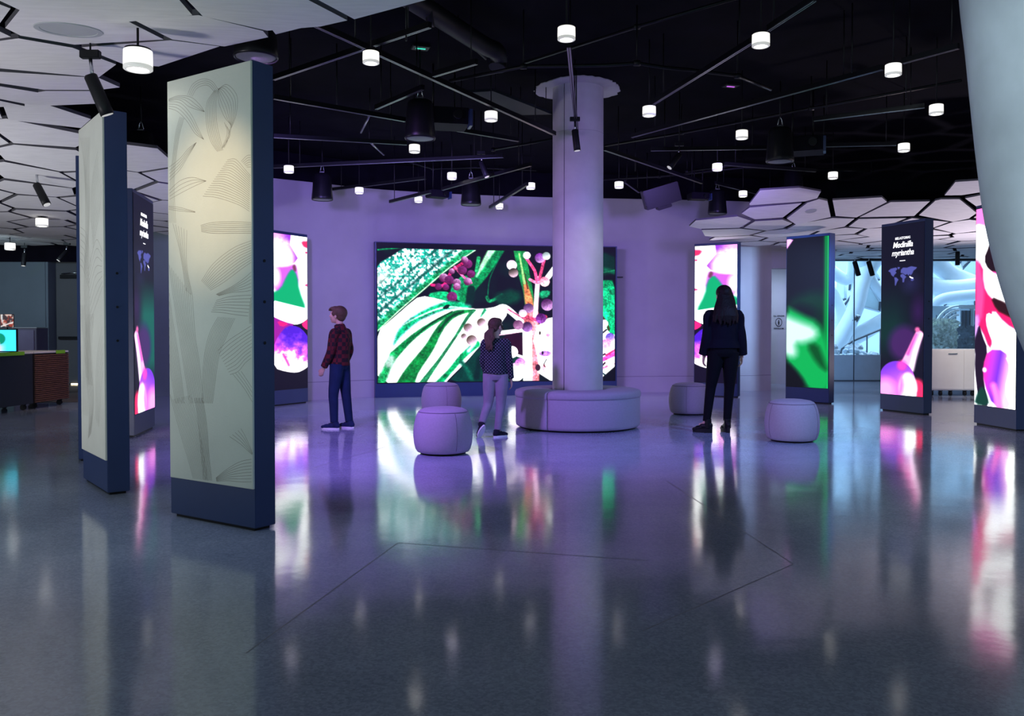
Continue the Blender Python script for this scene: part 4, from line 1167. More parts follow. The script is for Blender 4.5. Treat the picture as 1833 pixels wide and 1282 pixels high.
T = [((560, 40), (993, 239), 'long lighting track running diagonally past two large drum lamps to the column top'),
     ((490, 139), (770, 44), 'lighting track crossing behind the large drum lamp below the canopy edge', 3.57),
     ((490, 173), (725, 214), 'lighting track sloping from the tulip totem to the green lit speaker'),
     ((811, 230), (928, 250), 'short lighting track between green lit speaker and column'),
     ((490, 243), (728, 256), 'nearly level lighting track right of the tulip totem, above the drum lamps'),
     ((490, 298), (901, 279), 'long level lighting track just above the left berry screen'),
     ((592, 339), (762, 318), 'low lighting track beside the leftmost speaker'),
     ((698, 361), (770, 343), 'short thick black bar low over the video wall left corner', 3.15),
     ((792, 338), (950, 294), 'slanting lighting track above the middle speaker', 3.3),
     ((877, 371), (944, 329), 'short slanting lighting track left of the column at wall height', 3.2),
     ((673, 192), (757, 156), 'short lighting track with green glints left of the projector'),
     ((776, 133), (853, 110), 'short green glinting lighting track below the duct'),
     ((1018, 80), (1033, 238), 'lighting track running straight away from the viewer in front of the column'),
     ((1170, 183), (1350, 70), 'diagonal lighting track between two drum lamps right of the column'),
     ((1376, 50), (1458, -4), 'lighting track leaving the top of the view right of the largest drum lamp'),
     ((1131, 243), (1580, 120), 'very long lighting track rising right from the column towards the leaning column'),
     ((1616, 109), (1716, 82), 'short lighting track touching the leaning column, upper one'),
     ((1457, 213), (1655, 189), 'lighting track left of the drum lamp nearest the leaning column'),
     ((1457, 260), (1604, 257), 'level lighting track left of the lowest drum lamp by the leaning column'),
     ((1165, 267), (1372, 264), 'level lighting track right of the column, ending at the large speaker'),
     ((1082, 266), (1256, 326), 'lighting track sloping down right from the column'),
     ((1281, 327), (1390, 354), 'lighting track leading to the tip of the right canopy'),
     ((1296, 293), (1460, 305), 'lighting track right of a drum lamp, below the large speaker'),
     ((1119, 325), (1144, 343), 'very short lighting track right of the column beside a drum lamp', 3.57)]
for a, b, lab, *zz in T: track(a, b, lab, *zz)


def pipe(name, pts, r, label, cat='pipe', m=None, rods=()):
    P = [atZ(px, py, z) for px, py, z in pts]
    t = empty(name, P[0], 0, label, cat)
    C = [Vector(p) for p in catmull([tuple(p) for p in P], 6)] if len(P) > 2 and r > .05 else P
    MB().tube(C, r, 14 if r > .05 else 8).build('pipe_run', m or M_black, t)
    for k in rods:
        q = P[k]; MB().tube([(q.x, q.y, q.z), (q.x, q.y, CEIL)], .006, 8).build('hanger', M_track, t)
        MB().tube([q + Vector((-.03, 0, 0)), q + Vector((.03, 0, 0))], r * 1.5, 10).build('clamp', M_black, t)
    return t


pipe('air_duct', [(690, -30, 3.85), (770, 20, 3.85), (860, 78, 3.85), (888, 92, 3.84), (893, 108, 3.8), (890, 122, 3.72)], .085, 'round black air duct with elbow hanging below the ceiling, left of the column', 'duct', rods=(1,))
pipe('conduit', [(805, 145, 3.6), (901, 126, 3.6), (937, 119, 3.6), (1085, 117, 3.6), (1140, 113, 3.6), (1190, 121, 3.6), (1235, 125, 3.6), (1320, 136, 3.6), (1380, 160, 3.6)], .017, 'thin black conduit looping over the top of the column', 'conduit', M_track, (2, 4, 7))
pipe('conduit', [(940, 112, 3.95), (1140, 48, 3.95), (1320, -4, 3.95)], .016, 'thin conduit rising right across the dark ceiling above the column', 'conduit', M_track, (1,))
pipe('conduit', [(1083, 261, 3.75), (1220, 238, 3.75), (1369, 210, 3.75), (1452, 194, 3.75), (1721, 144, 3.75)], .016, 'long thin conduit from the column to the leaning column', 'conduit', M_track, (1, 3))
pipe('conduit', [(883, 268, 3.7), (990, 249, 3.7)], .016, 'short conduit with green glints meeting the left side of the column', 'conduit', M_track, (0,))
pipe('conduit', [(727, 289, 3.8), (775, 302, 3.8), (850, 300, 3.8), (960, 305, 3.8)], .014, 'thin conduit over the middle speaker', 'conduit', M_track, (1,))
pipe('conduit', [(646, 237, 3.8), (662, 205, 3.8)], .016, 'short upright looking conduit pair left of green lit speaker', 'conduit', M_slot, (1,))
pipe('conduit', [(661, 253, 3.8), (687, 277, 3.8)], .016, 'short conduit slanting down below the level tracks', 'conduit', M_slot, (0,))
pipe('conduit', [(1230, 307, 3.75), (1307, 297, 3.75)], .014, 'short conduit crossing behind the drum lamp over the right speaker', 'conduit', M_track, (0,))
pipe('conduit', [(1065, 322, 3.85), (1180, 316, 3.85), (1330, 300, 3.85), (1560, 306, 3.85)], .02, 'long dim conduit in the dark above the right canopy', 'conduit', M_track, (1, 3))
pipe('conduit', [(820, 60, 3.95), (870, 105, 3.95)], .014, 'short conduit beside the duct elbow', 'conduit', M_track, (0,))
for px, z0, lab in ((603, 178, 'thin rod hanging from the ceiling left of the large drum lamp'), (727, 62, 'thin rod hanging beside the duct'), (1525, 120, 'thin rod hanging right of the largest drum lamp'), (1622, 168, 'thin rod hanging near the three right drum lamps'), (1137, 300, 'thin rod hanging right of the column')):
    p = atZ(px, z0, 3.55)
    o = MB().tube([(p.x, p.y, 3.5), (p.x, p.y, CEIL)], .007, 8).build('hanging_rod', M_track); tag(o, lab, 'rod', 'thin hanging rods')

# ------------------------------------------------------------------ hanging speakers
def speaker():
    t = empty('pendant_speaker', (0, 0, 3.17), 0, '', 'speaker', 'hanging bell speakers')
    z = 3.17
    MB().lathe([(0, .40), (.10, .40), (.125, .385), (.135, .35), (.150, .15), (.160, .05), (.163, .012), (.158, .0), (.15, .0), (.15, .01)], (0, 0, z), 40).build('shell', M_spk, t)
    MB().lathe([(.1505, .004), (.155, -.004), (.158, .0005)], (0, 0, z), 40).build('rim', M_track, t)
    MB().lathe([(0, -.001), (.12, .0), (.150, .008), (.150, .012), (0, .012)], (0, 0, z), 40).build('grille', M_spkface, t)
    MB().box((-.035, -.02, z + .40), (.035, .02, z + .43)).tube([(-.03, 0, z + .41), (-.02, 0, z + .50), (0, 0, z + .53), (.02, 0, z + .50), (.03, 0, z + .41)], .006, 8).build('yoke', M_chrome, t)
    MB().tube([(0, 0, z + .53), (0, 0, CEIL)], .008, 8).build('cable', M_track, t)
    return t


sp = speaker()
for i, (px, py, lab) in enumerate(((752, 249, 'hanging bell speaker with green lit face, left of the column, beside the projector'), (577, 358, 'leftmost hanging bell speaker, above the boy'), (843, 367, 'hanging bell speaker low over the video wall, left of the column'),
                                   (1396, 290, 'large hanging bell speaker right of the column with a projector behind it'), (1284, 383, 'hanging bell speaker in front of the tip of the right canopy'),
                                   (458, 104, 'nearest bell speaker, just above the tulip totem'), (253, 296, 'bell speaker in the dark gap between the two etched totems'), (1420, 350, 'dim bell speaker just above the right canopy edge'))):
    o = sp if i == 0 else copy_tree(sp)
    o.location = atZ(px, py, 3.17); o['label'] = lab
    if i == 7: o.location = atZ(px, py, 3.35)


# ------------------------------------------------------------------ projectors and dark boxes
def projector(px, py, z, rz, lab, s=1.0):
    p = atZ(px, py, z)
    t = empty('projector', p, rz, lab, 'projector', 'ceiling projectors'); M = wmat(t)
    mp = bpy.data.materials.get('projector_black_shell') or mat('projector_black_shell', (.008, .007, .012), .7, spec=.12)
    MB().cbox((-.26 * s, -.20 * s, -.09 * s), (.26 * s, .20 * s, .09 * s), .012, M).build('housing', mp, t)
    MB().tube([M @ Vector((.12 * s, -.20 * s, 0)), M @ Vector((.12 * s, -.27 * s, 0))], .05 * s, 20).build('lens', M_track, t)
    MB().box((.24 * s, -.3 * s, -.13 * s), (.27 * s, -.12 * s, .05 * s), M).build('shutter_flap', M_navy, t)
    for x in (-.12, .12): MB().tube([M @ Vector((x * s, 0, .085 * s)), (M @ Vector((x * s, 0, 0))).xy.to_3d() + Vector((0, 0, CEIL))], .01, 8).build('mount_pole', M_track, t)
    return t


projector(795, 213, 3.52, R(12), 'black projector beside the green lit speaker')
projector(1437, 262, 3.45, R(-20), 'black projector behind the large right speaker')
projector(783, 348, 3.30, R(30), 'small dark projector low over the video wall', .6)
projector(1250, 352, 3.36, R(10), 'dark projector beside the speaker at the canopy tip', .6)
p = atZ(1183, 350, 3.42)
t = empty('acoustic_baffle', p, 0, 'large tilted dark baffle box hanging in front of the violet wall right of the column', 'baffle')
M = Matrix.Translation(p) @ Matrix.Rotation(R(-17), 4, 'Y') @ Matrix.Rotation(R(12), 4, 'X')
MB().cbox((-.30, -.12, -.16), (.30, .12, .16), .01, M).build('box_shell', M_spk, t)
MB().cbox((-.12, -.1, -.22), (.12, .1, -.16), .01, M).build('lower_lip', M_spk, t)
for x in (-.2, .2):
    q = M @ Vector((x, 0, .15)); MB().tube([q, (q.x, q.y, CEIL)], .008, 8).build('hanger', M_track, t)
A = [atZ(px, py, 3.80) for px, py in ((838, 166), (882, 163), (988, 205), (935, 206))]
t = empty('sound_absorber', sum(A, Vector()) / 4, 0, 'flat dark teal sound absorber hung level under the ceiling left of the column top', 'absorber')
n4 = [a + Vector((0, 0, .03)) for a in A]
MB().add(A + n4, [(0, 1, 2, 3), (7, 6, 5, 4), (0, 4, 5, 1), (1, 5, 6, 2), (2, 6, 7, 3), (3, 7, 4, 0)]).build('board', mat('dark_teal_board', (.010, .016, .020), .6, spec=.2), t)
for a in A: MB().tube([a.lerp(t.location, .15) + Vector((0, 0, .02)), (a.lerp(t.location, .15).x, a.lerp(t.location, .15).y, CEIL)], .005, 6).build('hanger', M_track, t)
for px, py, c, lab in ((753, 87, (.05, .9, .6), 'tiny painted green indicator plate on the dark ceiling'), (1308, 155, (.7, .15, .9), 'tiny painted magenta indicator plate on the dark ceiling')):
    p = atZ(px, py, CEIL - .03)
    t = empty('glint_plate', p, .3, lab, 'glint'); M = wmat(t)
    MB().cbox((-.09, -.07, 0), (.09, .07, .029), .006, M).build('plate', M_black, t)
    MB().box((-.05, -.012, -.004), (.05, .012, .001), M).build('glint_strip', mat('painted_glint', c, .5, emit=c, estr=.9), t)  # emissive strip on an added plate stands in for a coloured glint


# ------------------------------------------------------------------ spotlights
def spotlight(px, py, z, dirv, lab, s=1.0, up=None, bracket=True):
    p = atZ(px, py, z); top = (CEIL - .004) if not up else (zl_s(p.x, p.y) if p.x < 0 else zr(p.x, p.y)) + .01
    t = empty('spotlight', p, 0, lab, 'spotlight', 'black track spotlights')
    d = Vector(dirv).normalized(); u = Vector((0, 0, 1))
    A = p - d * .10 * s; B = p + d * .12 * s
    MB().tube([A - d * .01 * s, A, A.lerp(B, .75), B], [.028 * s, .036 * s, .038 * s, .038 * s], 20).build('barrel', M_black, t)
    MB().tube([B, B + d * .004 * s], .031 * s, 20).build('lens', M_lampring, t)
    k = A + Vector((0, 0, .10 * s))
    MB().tube([A.lerp(p, .3), k], .010 * s, 10).build('swivel_stem', M_chrome, t)
    MB().cbox((-.055 * s, -.02 * s, 0), (.055 * s, .02 * s, .045 * s), .004 * s, Matrix.Translation(k)).build('adapter', M_black, t)
    MB().tube([k + Vector((0, 0, .04 * s)), (k.x, k.y, top)], .006, 8).build('drop_rod', M_track, t)
    return t


spotlight(176, 168, 2.72, (.30, .25, -.9), 'large black spotlight under the left canopy aimed at the tulip totem', 1.15, 3.1)
spotlight(74, 347, 2.86, (.45, -.1, -.8), 'black spotlight under the left canopy, left of the second etched totem', 1.3, 3.4)
spotlight(43, 464, 2.55, (0, -.2, -1), 'small lit spotlight in front of the dark left wall', 1.1, 2.9)
spotlight(113, 457, 2.60, (-.5, -.4, -.8), 'small tilted spotlight near the door at the far left', 1.1, 2.9)
spotlight(866, 302, 3.35, (.35, -.1, -.9), 'small lit spotlight between the drum lamps left of the column')
spotlight(1031, 250, 3.25, (.12, 0, -1), 'black spotlight at the far end of the track in front of the column')
spotlight(1208, 287, 3.27, (-.6, -.2, -.8), 'small lit spotlight right of the column')
spotlight(1533, 480, 2.62, (.35, .2, -.9), 'black spotlight hanging between green and title totems, left one', 1.5, 2.95)
spotlight(1558, 480, 2.62, (.35, .2, -.9), 'black spotlight hanging between green and title totems, right one', 1.5)
spotlight(1714, 462, 2.66, (.1, .2, -.9), 'small spotlight in front of the bright atrium right of the title totem', 1.2, 2.95)

# ------------------------------------------------------------------ far left: doors, counters and small things
d1 = struct(empty('door_1', (-9.0, 18.93, 0)))
MB().box((-9.86, 18.88, .03), (-8.95, 18.945, 2.5)).build('door_leaf', M_darkpanel, d1)
MB().box((-8.94, 18.88, .03), (-8.03, 18.945, 2.5)).build('door_leaf', M_darkpanel, d1)
MB().box((-9.80, 18.82, .99), (-9.0, 18.87, 1.05)).build('push_bar', M_track, d1)
MB().box((-8.9, 18.82, .99), (-8.1, 18.87, 1.05)).build('push_bar', M_track, d1)
MB().box((-9.75, 18.82, 2.30), (-9.35, 18.88, 2.38)).build('door_closer', M_track, d1)
MB().tube([(-9.7, 18.80, 2.40), (-9.4, 18.74, 2.42), (-9.2, 18.86, 2.42)], .012, 8).build('closer_arm', M_chrome, d1)
bar('threshold_light', (-9.55, 18.86, .02), (-9.2, 18.86, .02), .02, .03, mat('warm_gap_light', (.9, .8, .5), .5, emit=(1, .85, .55), estr=2.0), d1)


def counter(name, a, b, depth, h, lab, slats=False):
    A, B = Vector((*a, 0)), Vector((*b, 0)); d = (B - A); Lh = d.length; ang = math.atan2(d.y, d.x)
    t = empty(name, A, ang, lab, 'counter'); M = wmat(t)
    body_m = mat('dark_slate_laminate', (.022, .028, .042), .5) if not slats else mat('dark_walnut_core', (.02, .012, .01), .6)
    MB().cbox((0, .0, .09), (Lh, depth, h - .03), .004, M).build('carcass', body_m, t)
    MB().cbox((-.005, -.01, h - .028), (Lh + .005, depth + .01, h), .004, M).build('countertop', M_white, t)
    if slats:
        ms = mat('oiled_walnut_slat', (.17, .075, .045), .5, var=.4, nscale=14, stretch=(1, 1, 8))
        for k in range(24):
            z = .10 + k * .0300
            MB().box((.004, -.016, z), (Lh - .004, -.001, z + .019), M).build('slat', ms, t)
    else:
        for x in (.35, 1.0): MB().cbox((x, -.002, .12), (x + .6, .0, h - .05), .002, M).build('door_panel', body_m, t) if x + .6 < Lh else None
    for x, y in ((.12, .08), (Lh - .12, .08), (.12, depth - .08), (Lh - .12, depth - .08)):
        cst = MB().tube([M @ Vector((x - .02, y, .04)), M @ Vector((x + .02, y, .04))], .04, 16)
        cst.box((x - .03, y - .03, .075), (x + .03, y + .03, .092), M); cst.box((x - .028, y - .02, .03), (x - .023, y + .02, .08), M); cst.box((x + .023, y - .02, .03), (x + .028, y + .02, .08), M)
        cst.build('caster', M_black, t)
    return t


c1 = counter('display_counter', (-7.22, 11.0), (-7.14, 12.98), .62, .86, 'dark slate counter on casters at the left edge, nearer than the slatted one')
c2 = counter('slatted_counter', (-7.13, 13.0), (-7.10, 13.93), .62, .86, 'counter on casters faced with dark walnut slats at far left', True)
Mg = mat('lime_green_label', (.25, .62, .03), .5, var=.02)
for nm, y0, y1, lab in (('shelf_label', 12.1, 12.75, 'lime green label strip on the dark counter edge at far left'), ('shelf_label', 13.55, 13.82, 'lime green label strip on the slatted counter edge')):
    x_ = -7.138 if y0 < 13 else -7.092
    o = MB().cbox((x_, y0, .815), (x_ + .006, y1, .868), .002).build(nm, Mg); tag(o, lab, 'label', 'lime green strips')
# small tablet screen, picture frame, plant, cabinet behind
ts = empty('countertop_screen', (-7.45, 12.75, .86), 0, 'small bright cyan screen showing a round green tree, on the left counter', 'screen')
cv = Canvas(0, 0, 100, 100, 40, 46, (60, 205, 235)); cv.put(np.clip((60 - cv.X) / 40, 0, 1) * np.clip((cv.Y - 60) / 20, 0, 1), (235, 190, 235)); cv.circ(28, 42, 26, (8, 140, 110), 4); cv.stroke([(28, 60), (28, 95)], 7, (200, 170, 190)); cv.poly([(-5, 0), (26, 0), (20, 22), (-5, 26)], (40, 30, 50), 3)
MB().cbox((-7.60, 12.74, .86), (-7.24, 12.78, 1.20), .004).build('housing', M_black, ts)
screen_mesh('screen', cv, lambda u, v: Vector((-7.59 + .34 * u, 12.7385, 1.185 - .31 * v)), ts, 1.0)
MB().cbox((-7.52, 12.72, .86), (-7.32, 12.84, .868), .002).build('stand', M_black, ts)
pf = empty('framed_photo', (-7.55, 12.95, .86), 0, 'small collage photograph on a post above the cyan screen', 'picture')
cv = Canvas(0, 0, 100, 100, 26, 30, (60, 50, 55)); nn = cv.noise(26, 4, 3); cv.put(np.clip((nn - .5) * 6, 0, 1), (215, 185, 175)); cv.put(np.clip((cv.noise(20, 9, 2) - .62) * 8, 0, 1), (150, 60, 50)); cv.stroke([(0, 95), (100, 60)], 8, (230, 225, 225)); cv.stroke([(10, 0), (12, 60)], 10, (200, 210, 215))
MB().cbox((-7.60, 12.95, 1.22), (-7.40, 12.965, 1.42), .003).build('backing', M_black, pf)
s = screen_mesh('glowing_photo_print', cv, lambda u, v: Vector((-7.595 + .19 * u, 12.9485, 1.415 - .19 * v)), pf, 0)  # print emits its own colour instead of being lit
MB().tube([(-7.5, 12.96, .86), (-7.5, 12.96, 1.23)], .01, 8).build('post', M_black, pf)
pl_ = empty('potted_plant', (-7.78, 12.8, .86), 0, 'small leafy plant at the left edge beside the cyan screen', 'plant')
MB().lathe([(0, 0), (.05, 0), (.065, .10), (.06, .10), (0, .09)], (-7.78, 12.8, .86), 20).build('pot', M_white, pl_)
b = MB(); rg = random.Random(2)
for k in range(26):
    aa = rg.uniform(0, 2 * PI); l = rg.uniform(.12, .22); up = rg.uniform(.2, .42); c0 = Vector((-7.78, 12.8, .95)); tip = c0 + Vector((math.cos(aa) * l * .6, math.sin(aa) * l * .6, up)); mid = c0.lerp(tip, .5); sd = Vector((-math.sin(aa), math.cos(aa), 0)) * .022
    b.add([c0, mid + sd, tip, mid - sd], [(0, 1, 2, 3)])
b.build('foliage', mat('deep_green_leaf', (.03, .12, .03), .6, var=.4), pl_)
cb = empty('steel_cabinet', (-8.75, 15.9, 0), 0, 'tall dull violet cabinet with bright frame standing behind the left counters', 'cabinet')
Mc = mat('dull_violet_metal', (.10, .09, .13), .4)
MB().cbox((-9.05, 15.8, 0), (-8.62, 16.2, 1.22), .006).build('body', Mc, cb)
MB().cbox((-9.01, 15.785, .05), (-8.66, 15.80, 1.18), .003).build('door', mat('violet_door', (.14, .12, .19), .4), cb)
MB().cbox((-8.98, 15.765, .75), (-8.965, 15.785, .95), .002).build('handle', M_chrome, cb)
MB().box((-9.06, 15.79, 1.22), (-8.61, 16.21, 1.235)).build('top_trim', M_chrome, cb)

# ------------------------------------------------------------------ restroom sign in the passage
p = atY(1394, 577, 19.285)
sg = empty('restroom_sign', p, 0, 'small black lettered gender neutral restroom sign with round symbol on the passage wall', 'sign')
Ms = mat('sign_black_vinyl', (.015, .016, .02), .6)
n = 32
b = MB()
for k in range(n):
    a0, a1 = 2 * PI * k / n, 2 * PI * (k + 1) / n
    b.add([p + Vector((.062 * math.cos(a0), 0, .082 * math.sin(a0))), p + Vector((.062 * math.cos(a1), 0, .082 * math.sin(a1))), p + Vector((.074 * math.cos(a1), 0, .096 * math.sin(a1))), p + Vector((.074 * math.cos(a0), 0, .096 * math.sin(a0)))], [(0, 1, 2, 3)])
b.build('ring_symbol', Ms, sg)
MB().sphere(p + Vector((0, -.001, .035)), (.014, .003, .016), 12, 8).cbox((-.017, -.003, -.035), (.017, .003, .018), .002, Matrix.Translation(p)).box((-.013, -.003, -.062), (-.003, .003, -.03), Matrix.Translation(p)).box((.003, -.003, -.062), (.013, .003, -.03), Matrix.Translation(p)).build('figure_symbol', Ms, sg)
for body, dz in (('ALL GENDER', .125), ('RESTROOM', -.150)):
    cu = bpy.data.curves.new('t', 'FONT'); cu.body = body; cu.size = .042; cu.align_x = 'CENTER'; cu.extrude = .001; cu.offset = .001
    tmp = bpy.data.objects.new('tmp', cu); COL.objects.link(tmp); dg = bpy.context.evaluated_depsgraph_get(); me = bpy.data.meshes.new_from_object(tmp.evaluated_get(dg)); bpy.data.objects.remove(tmp)
    me.transform(Matrix.Translation((0, -.002, dz)) @ Matrix.Rotation(PI / 2, 4, 'X')); me.materials.clear(); me.materials.append(Ms)
    o = bpy.data.objects.new('lettering', me); COL.objects.link(o); o.parent = sg
# small thermostat like bracket on wall right of the video wall
p = atY(1109, 496, 16.42); o = MB().cbox((-.06, -.05, -.008), (.07, .0, .008), .003, Matrix.Translation(p + Vector((0, .07, 0)))).build('wall_sensor', M_black); tag(o, 'tiny black sensor bar on the wall at the right edge of the video wall', 'sensor')

# ------------------------------------------------------------------ glass partition, atrium and white framework beyond
gw = struct(empty('window_1', (12, 20.4, 0)))
xs = [6.55, 8.00, 9.45, 10.9, 12.35, 13.8, 15.25, 16.7]
for i in range(len(xs) - 1):
    MB().box((xs[i] + .012, 20.40, .02), (xs[i + 1] - .012, 20.412, 2.84)).build('glass_pane', M_glass, gw)
    MB().box((xs[i] + .012, 20.385, .02), (xs[i + 1] - .012, 20.398, .61)).build('frosted_band', M_frost, gw)
for x in xs: MB().box((x - .010, 20.38, 0), (x + .010, 20.43, 2.84)).build('mullion', M_darksteel, gw)
MB().box((6.55, 20.36, 0), (16.7, 20.44, .02)).build('sill', M_darksteel, gw)
MB().box((6.4, 20.33, 2.80), (16.9, 20.46, 2.84)).build('head_rail', M_darksteel, gw)
struct(MB().box((4, 20.4, -.1), (24, 36, 0)).build('atrium_floor', M_rock))
struct(MB().box((2, 34, 0), (28, 34.2, 9)).build('wall_atrium_back', M_atriumwall))
struct(MB().box((4.9, 20.6, 0), (5.1, 34, 9)).build('wall_atrium_left', M_atriumwall))
struct(MB().box((25, 20.6, 0), (25.2, 34, 9)).build('wall_atrium_right', M_atriumwall))

fr = empty('white_lattice_frame', (10, 26, 0), 0, 'sweeping white steel lattice beams of the bright atrium beyond the glass', 'framework')
def beam(pts, r, flat=.6, m=None, Y=25.0):
    P = [atY(px, py, Y + dy) for px, py, dy in pts]
    C = [Vector(q) for q in catmull([tuple(p) for p in P], 6)]
    return MB().tube(C, [(rr * flat, rr) for rr in ([r] * len(C) if not isinstance(r, (list, tuple)) else list(np.interp(np.linspace(0, 1, len(C)), np.linspace(0, 1, len(r)), r)))], 12).build('beam', m or M_atrium, fr)
beam([(1572, 440, 0), (1545, 500, 0), (1528, 560, 0), (1490, 625, .2), (1430, 690, .5)], [.55, .34, .34, .40, .5])
beam([(1535, 440, 0), (1560, 500, 0), (1600, 550, .3), (1660, 600, .5)], [.4, .20, .2, .3])
beam([(1640, 540, 0), (1580, 575, 0), (1520, 610, .2), (1460, 650, .3)], [.35, .22, .25, .3])
beam([(1480, 480, .6), (1520, 500, .6), (1530, 440, .6)], [.2, .16, .2])
beam([(1660, 450, 0), (1700, 490, .2), (1760, 520, .5)], [.35, .28, .34])
beam([(1640, 500, .2), (1700, 520, 0), (1790, 510, 0)], [.2, .30, .3])
beam([(1665, 560, -.3), (1690, 535, -.3), (1790, 525, -.3)], [.12, .16, .16])
beam([(1440, 470, .6), (1500, 540, .6), (1508, 600, .6)], [.2, .15, .2])
# glazing triangles set in the lattice
Mp = mat('bright_glazing', (.78, .90, .92), .15, var=.05); 
def pane(pts, Y, th=.03):
    P = [atY(px, py, Y) for px, py in pts]; n = len(P)
    MB().add(P + [q + Vector((0, th, 0)) for q in P], [tuple(range(n - 1, -1, -1)), tuple(range(n, 2 * n))] + [(i, (i + 1) % n, n + (i + 1) % n, n + i) for i in range(n)]).build('glazing_panel', Mp, fr)
    for i in range(n):
        MB().tube([P[i] + Vector((0, -.02, 0)), P[(i + 1) % n] + Vector((0, -.02, 0))], .035, 6).build('glazing_bar', M_darksteel if i % 2 == 0 else M_atrium, fr)
pane([(1538, 548), (1553, 505), (1575, 540), (1574, 558)], 25.4)
pane([(1527, 575), (1533, 565), (1538, 566), (1532, 576)], 24.3)
pane([(1500, 562), (1530, 520), (1528, 545), (1496, 580)], 26.0)
pane([(1520, 520), (1522, 500), (1531, 500), (1531, 520)], 26.0)
pane([(1496, 500), (1512, 492), (1514, 535), (1496, 542)], 26.4)
pane([(1706, 510), (1716, 495), (1744, 500), (1744, 512)], 25.6)
pane([(1716, 472), (1735, 445), (1744, 458), (1722, 482)], 25.6)
pane([(1675, 470), (1690, 462), (1700, 476), (1680, 490)], 26.4)
pane([(1690, 548), (1700, 533), (1745, 533), (1745, 550)], 26.0)
pane([(1545, 470), (1556, 468), (1574, 500), (1568, 503)], 26.4)
# handrail and rock planting in front
rl = empty('atrium_handrail', atY(1540, 620, 23.75), 0, 'dark handrail sloping up behind the frosted glass between green and title totems', 'railing')
P = [atY(1504, 634, 23.75), atY(1507, 625, 23.75), atY(1526, 611, 23.75), atY(1600, 580, 23.75)]
MB().tube(P, .03, 8).build('rail', M_darksteel, rl)
for px, py in ((1506, 628), (1527, 611), (1552, 600), (1576, 590)):
    q = atY(px, py, 23.75); MB().tube([q, (q.x, q.y, 0)], .022, 8).build('post', M_darksteel, rl)
rg = random.Random(9)
def bump_mound(name, c, rx, ry, h, m, lab, cat, k=140, s=.22):
    b = MB()
    for i in range(k):
        a = rg.uniform(0, 2 * PI); r = math.sqrt(rg.random()); z = h * (1 - r * r) * rg.uniform(.5, 1)
        q = (c[0] + rx * r * math.cos(a), c[1] + ry * r * math.sin(a), max(.02, z * .9)); ss_ = s * rg.uniform(.4, 1.1)
        M3 = Matrix.Rotation(rg.uniform(0, 3), 4, 'Z') @ Matrix.Rotation(rg.uniform(0, 1), 4, 'X')
        b.sphere(q, (ss_, ss_ * .6, ss_ * .5), 6, 4, M3)
    b.sm = [False] * len(b.f)
    o = b.build(name, m); tag(o, lab, cat, kind='stuff'); return o
bump_mound('rock_mound', (8.5, 22.3), 1.6, .7, .95, M_rock, 'heap of pale broken rock behind the frosted glass', 'rocks')
# planted wall, arched gateway and white building front right of the title totem
pg = atY(1690, 600, 22.6)
bf = empty('garden_front', (pg.x, 22.6, 0), 0, 'pale arched garden front with tall windows seen through the glass right of the title totem', 'facade')
def fb(x0, y0, x1, y1, Y, th, name, m):
    a = atY(x0, y1, Y); b2 = atY(x1, y0, Y); return MB().box((a.x, Y, max(0, a.z)), (b2.x, Y + th, b2.z)).build(name, m, bf)
fb(1660, 548, 1800, 730, 23.2, .2, 'back_wall', M_atriumwall)
fb(1716, 546, 1790, 552, 22.6, .5, 'eave', M_atrium)
for x in (1717, 1741, 1762, 1785): fb(x, 552, x + 3, 730, 22.7, .2, 'post', M_atrium)
for x in (1722, 1729, 1736): fb(x, 556, x + 1.5, 640, 22.85, .05, 'window_bar', M_darksteel)
fb(1721, 556, 1740, 640, 22.95, .04, 'window_pane', mat('shaded_window', (.16, .22, .30), .2))
fb(1745, 556, 1761, 640, 22.95, .04, 'window_pane', bpy.data.materials['shaded_window'])
for k in range(3):
    P = []
    for i in range(15):
        a = PI * .5 + PI * .55 * i / 14
        P.append(atY(1716 + (46 - k * 9) * math.cos(a) , 604 - (56 - k * 8) * math.sin(a), 22.5))
    MB().tube(P, .03, 6).build('arch_rib', M_atrium, bf)
for k in range(6):
    x = 1676 + k * 7; fb(x, 556 + abs(4 - k) * 2, x + 1, 600, 22.65, .03, 'lattice_bar', M_darksteel)
b = MB()
for i in range(4600):
    px, py = rg.uniform(1664, 1716), rg.uniform(572, 700)
    if px > 1700 and rg.random() < .6 or rg.random() < (600 - py) / 40: continue
    q = atY(px, py, rg.uniform(21.9, 22.3)); s_ = rg.uniform(.03, .09); a = rg.uniform(0, PI)
    u = Vector((math.cos(a), rg.uniform(-.4, .4), math.sin(a))) * s_; w_ = Vector((-math.sin(a), rg.uniform(-.4, .4), math.cos(a))) * s_ * .5
    b.add([q - u, q + w_, q + u, q - w_], [(0, 1, 2, 3)])
o = b.build('climbing_foliage', M_leafy); tag(o, 'grey green foliage climbing the arched front beyond the glass', 'foliage', kind='stuff')
b = MB()
for i in range(1100):
    px, py = rg.uniform(1716, 1760), rg.uniform(585, 705)
    q = atY(px, py, rg.uniform(21.3, 21.8)); s_ = rg.uniform(.03, .09); a = rg.uniform(0, PI)
    u = Vector((math.cos(a), 0.2, math.sin(a))) * s_; w_ = Vector((-math.sin(a), .1, math.cos(a))) * s_ * .5
    b.add([q - u, q + w_, q + u, q - w_], [(0, 1, 2, 3)])
o = b.build('climbing_foliage', mat('blue_shaded_leaf', (.12, .17, .22), .8, var=.4)); tag(o, 'darker bluish foliage in front of the tall windows beyond the glass', 'foliage', kind='stuff')

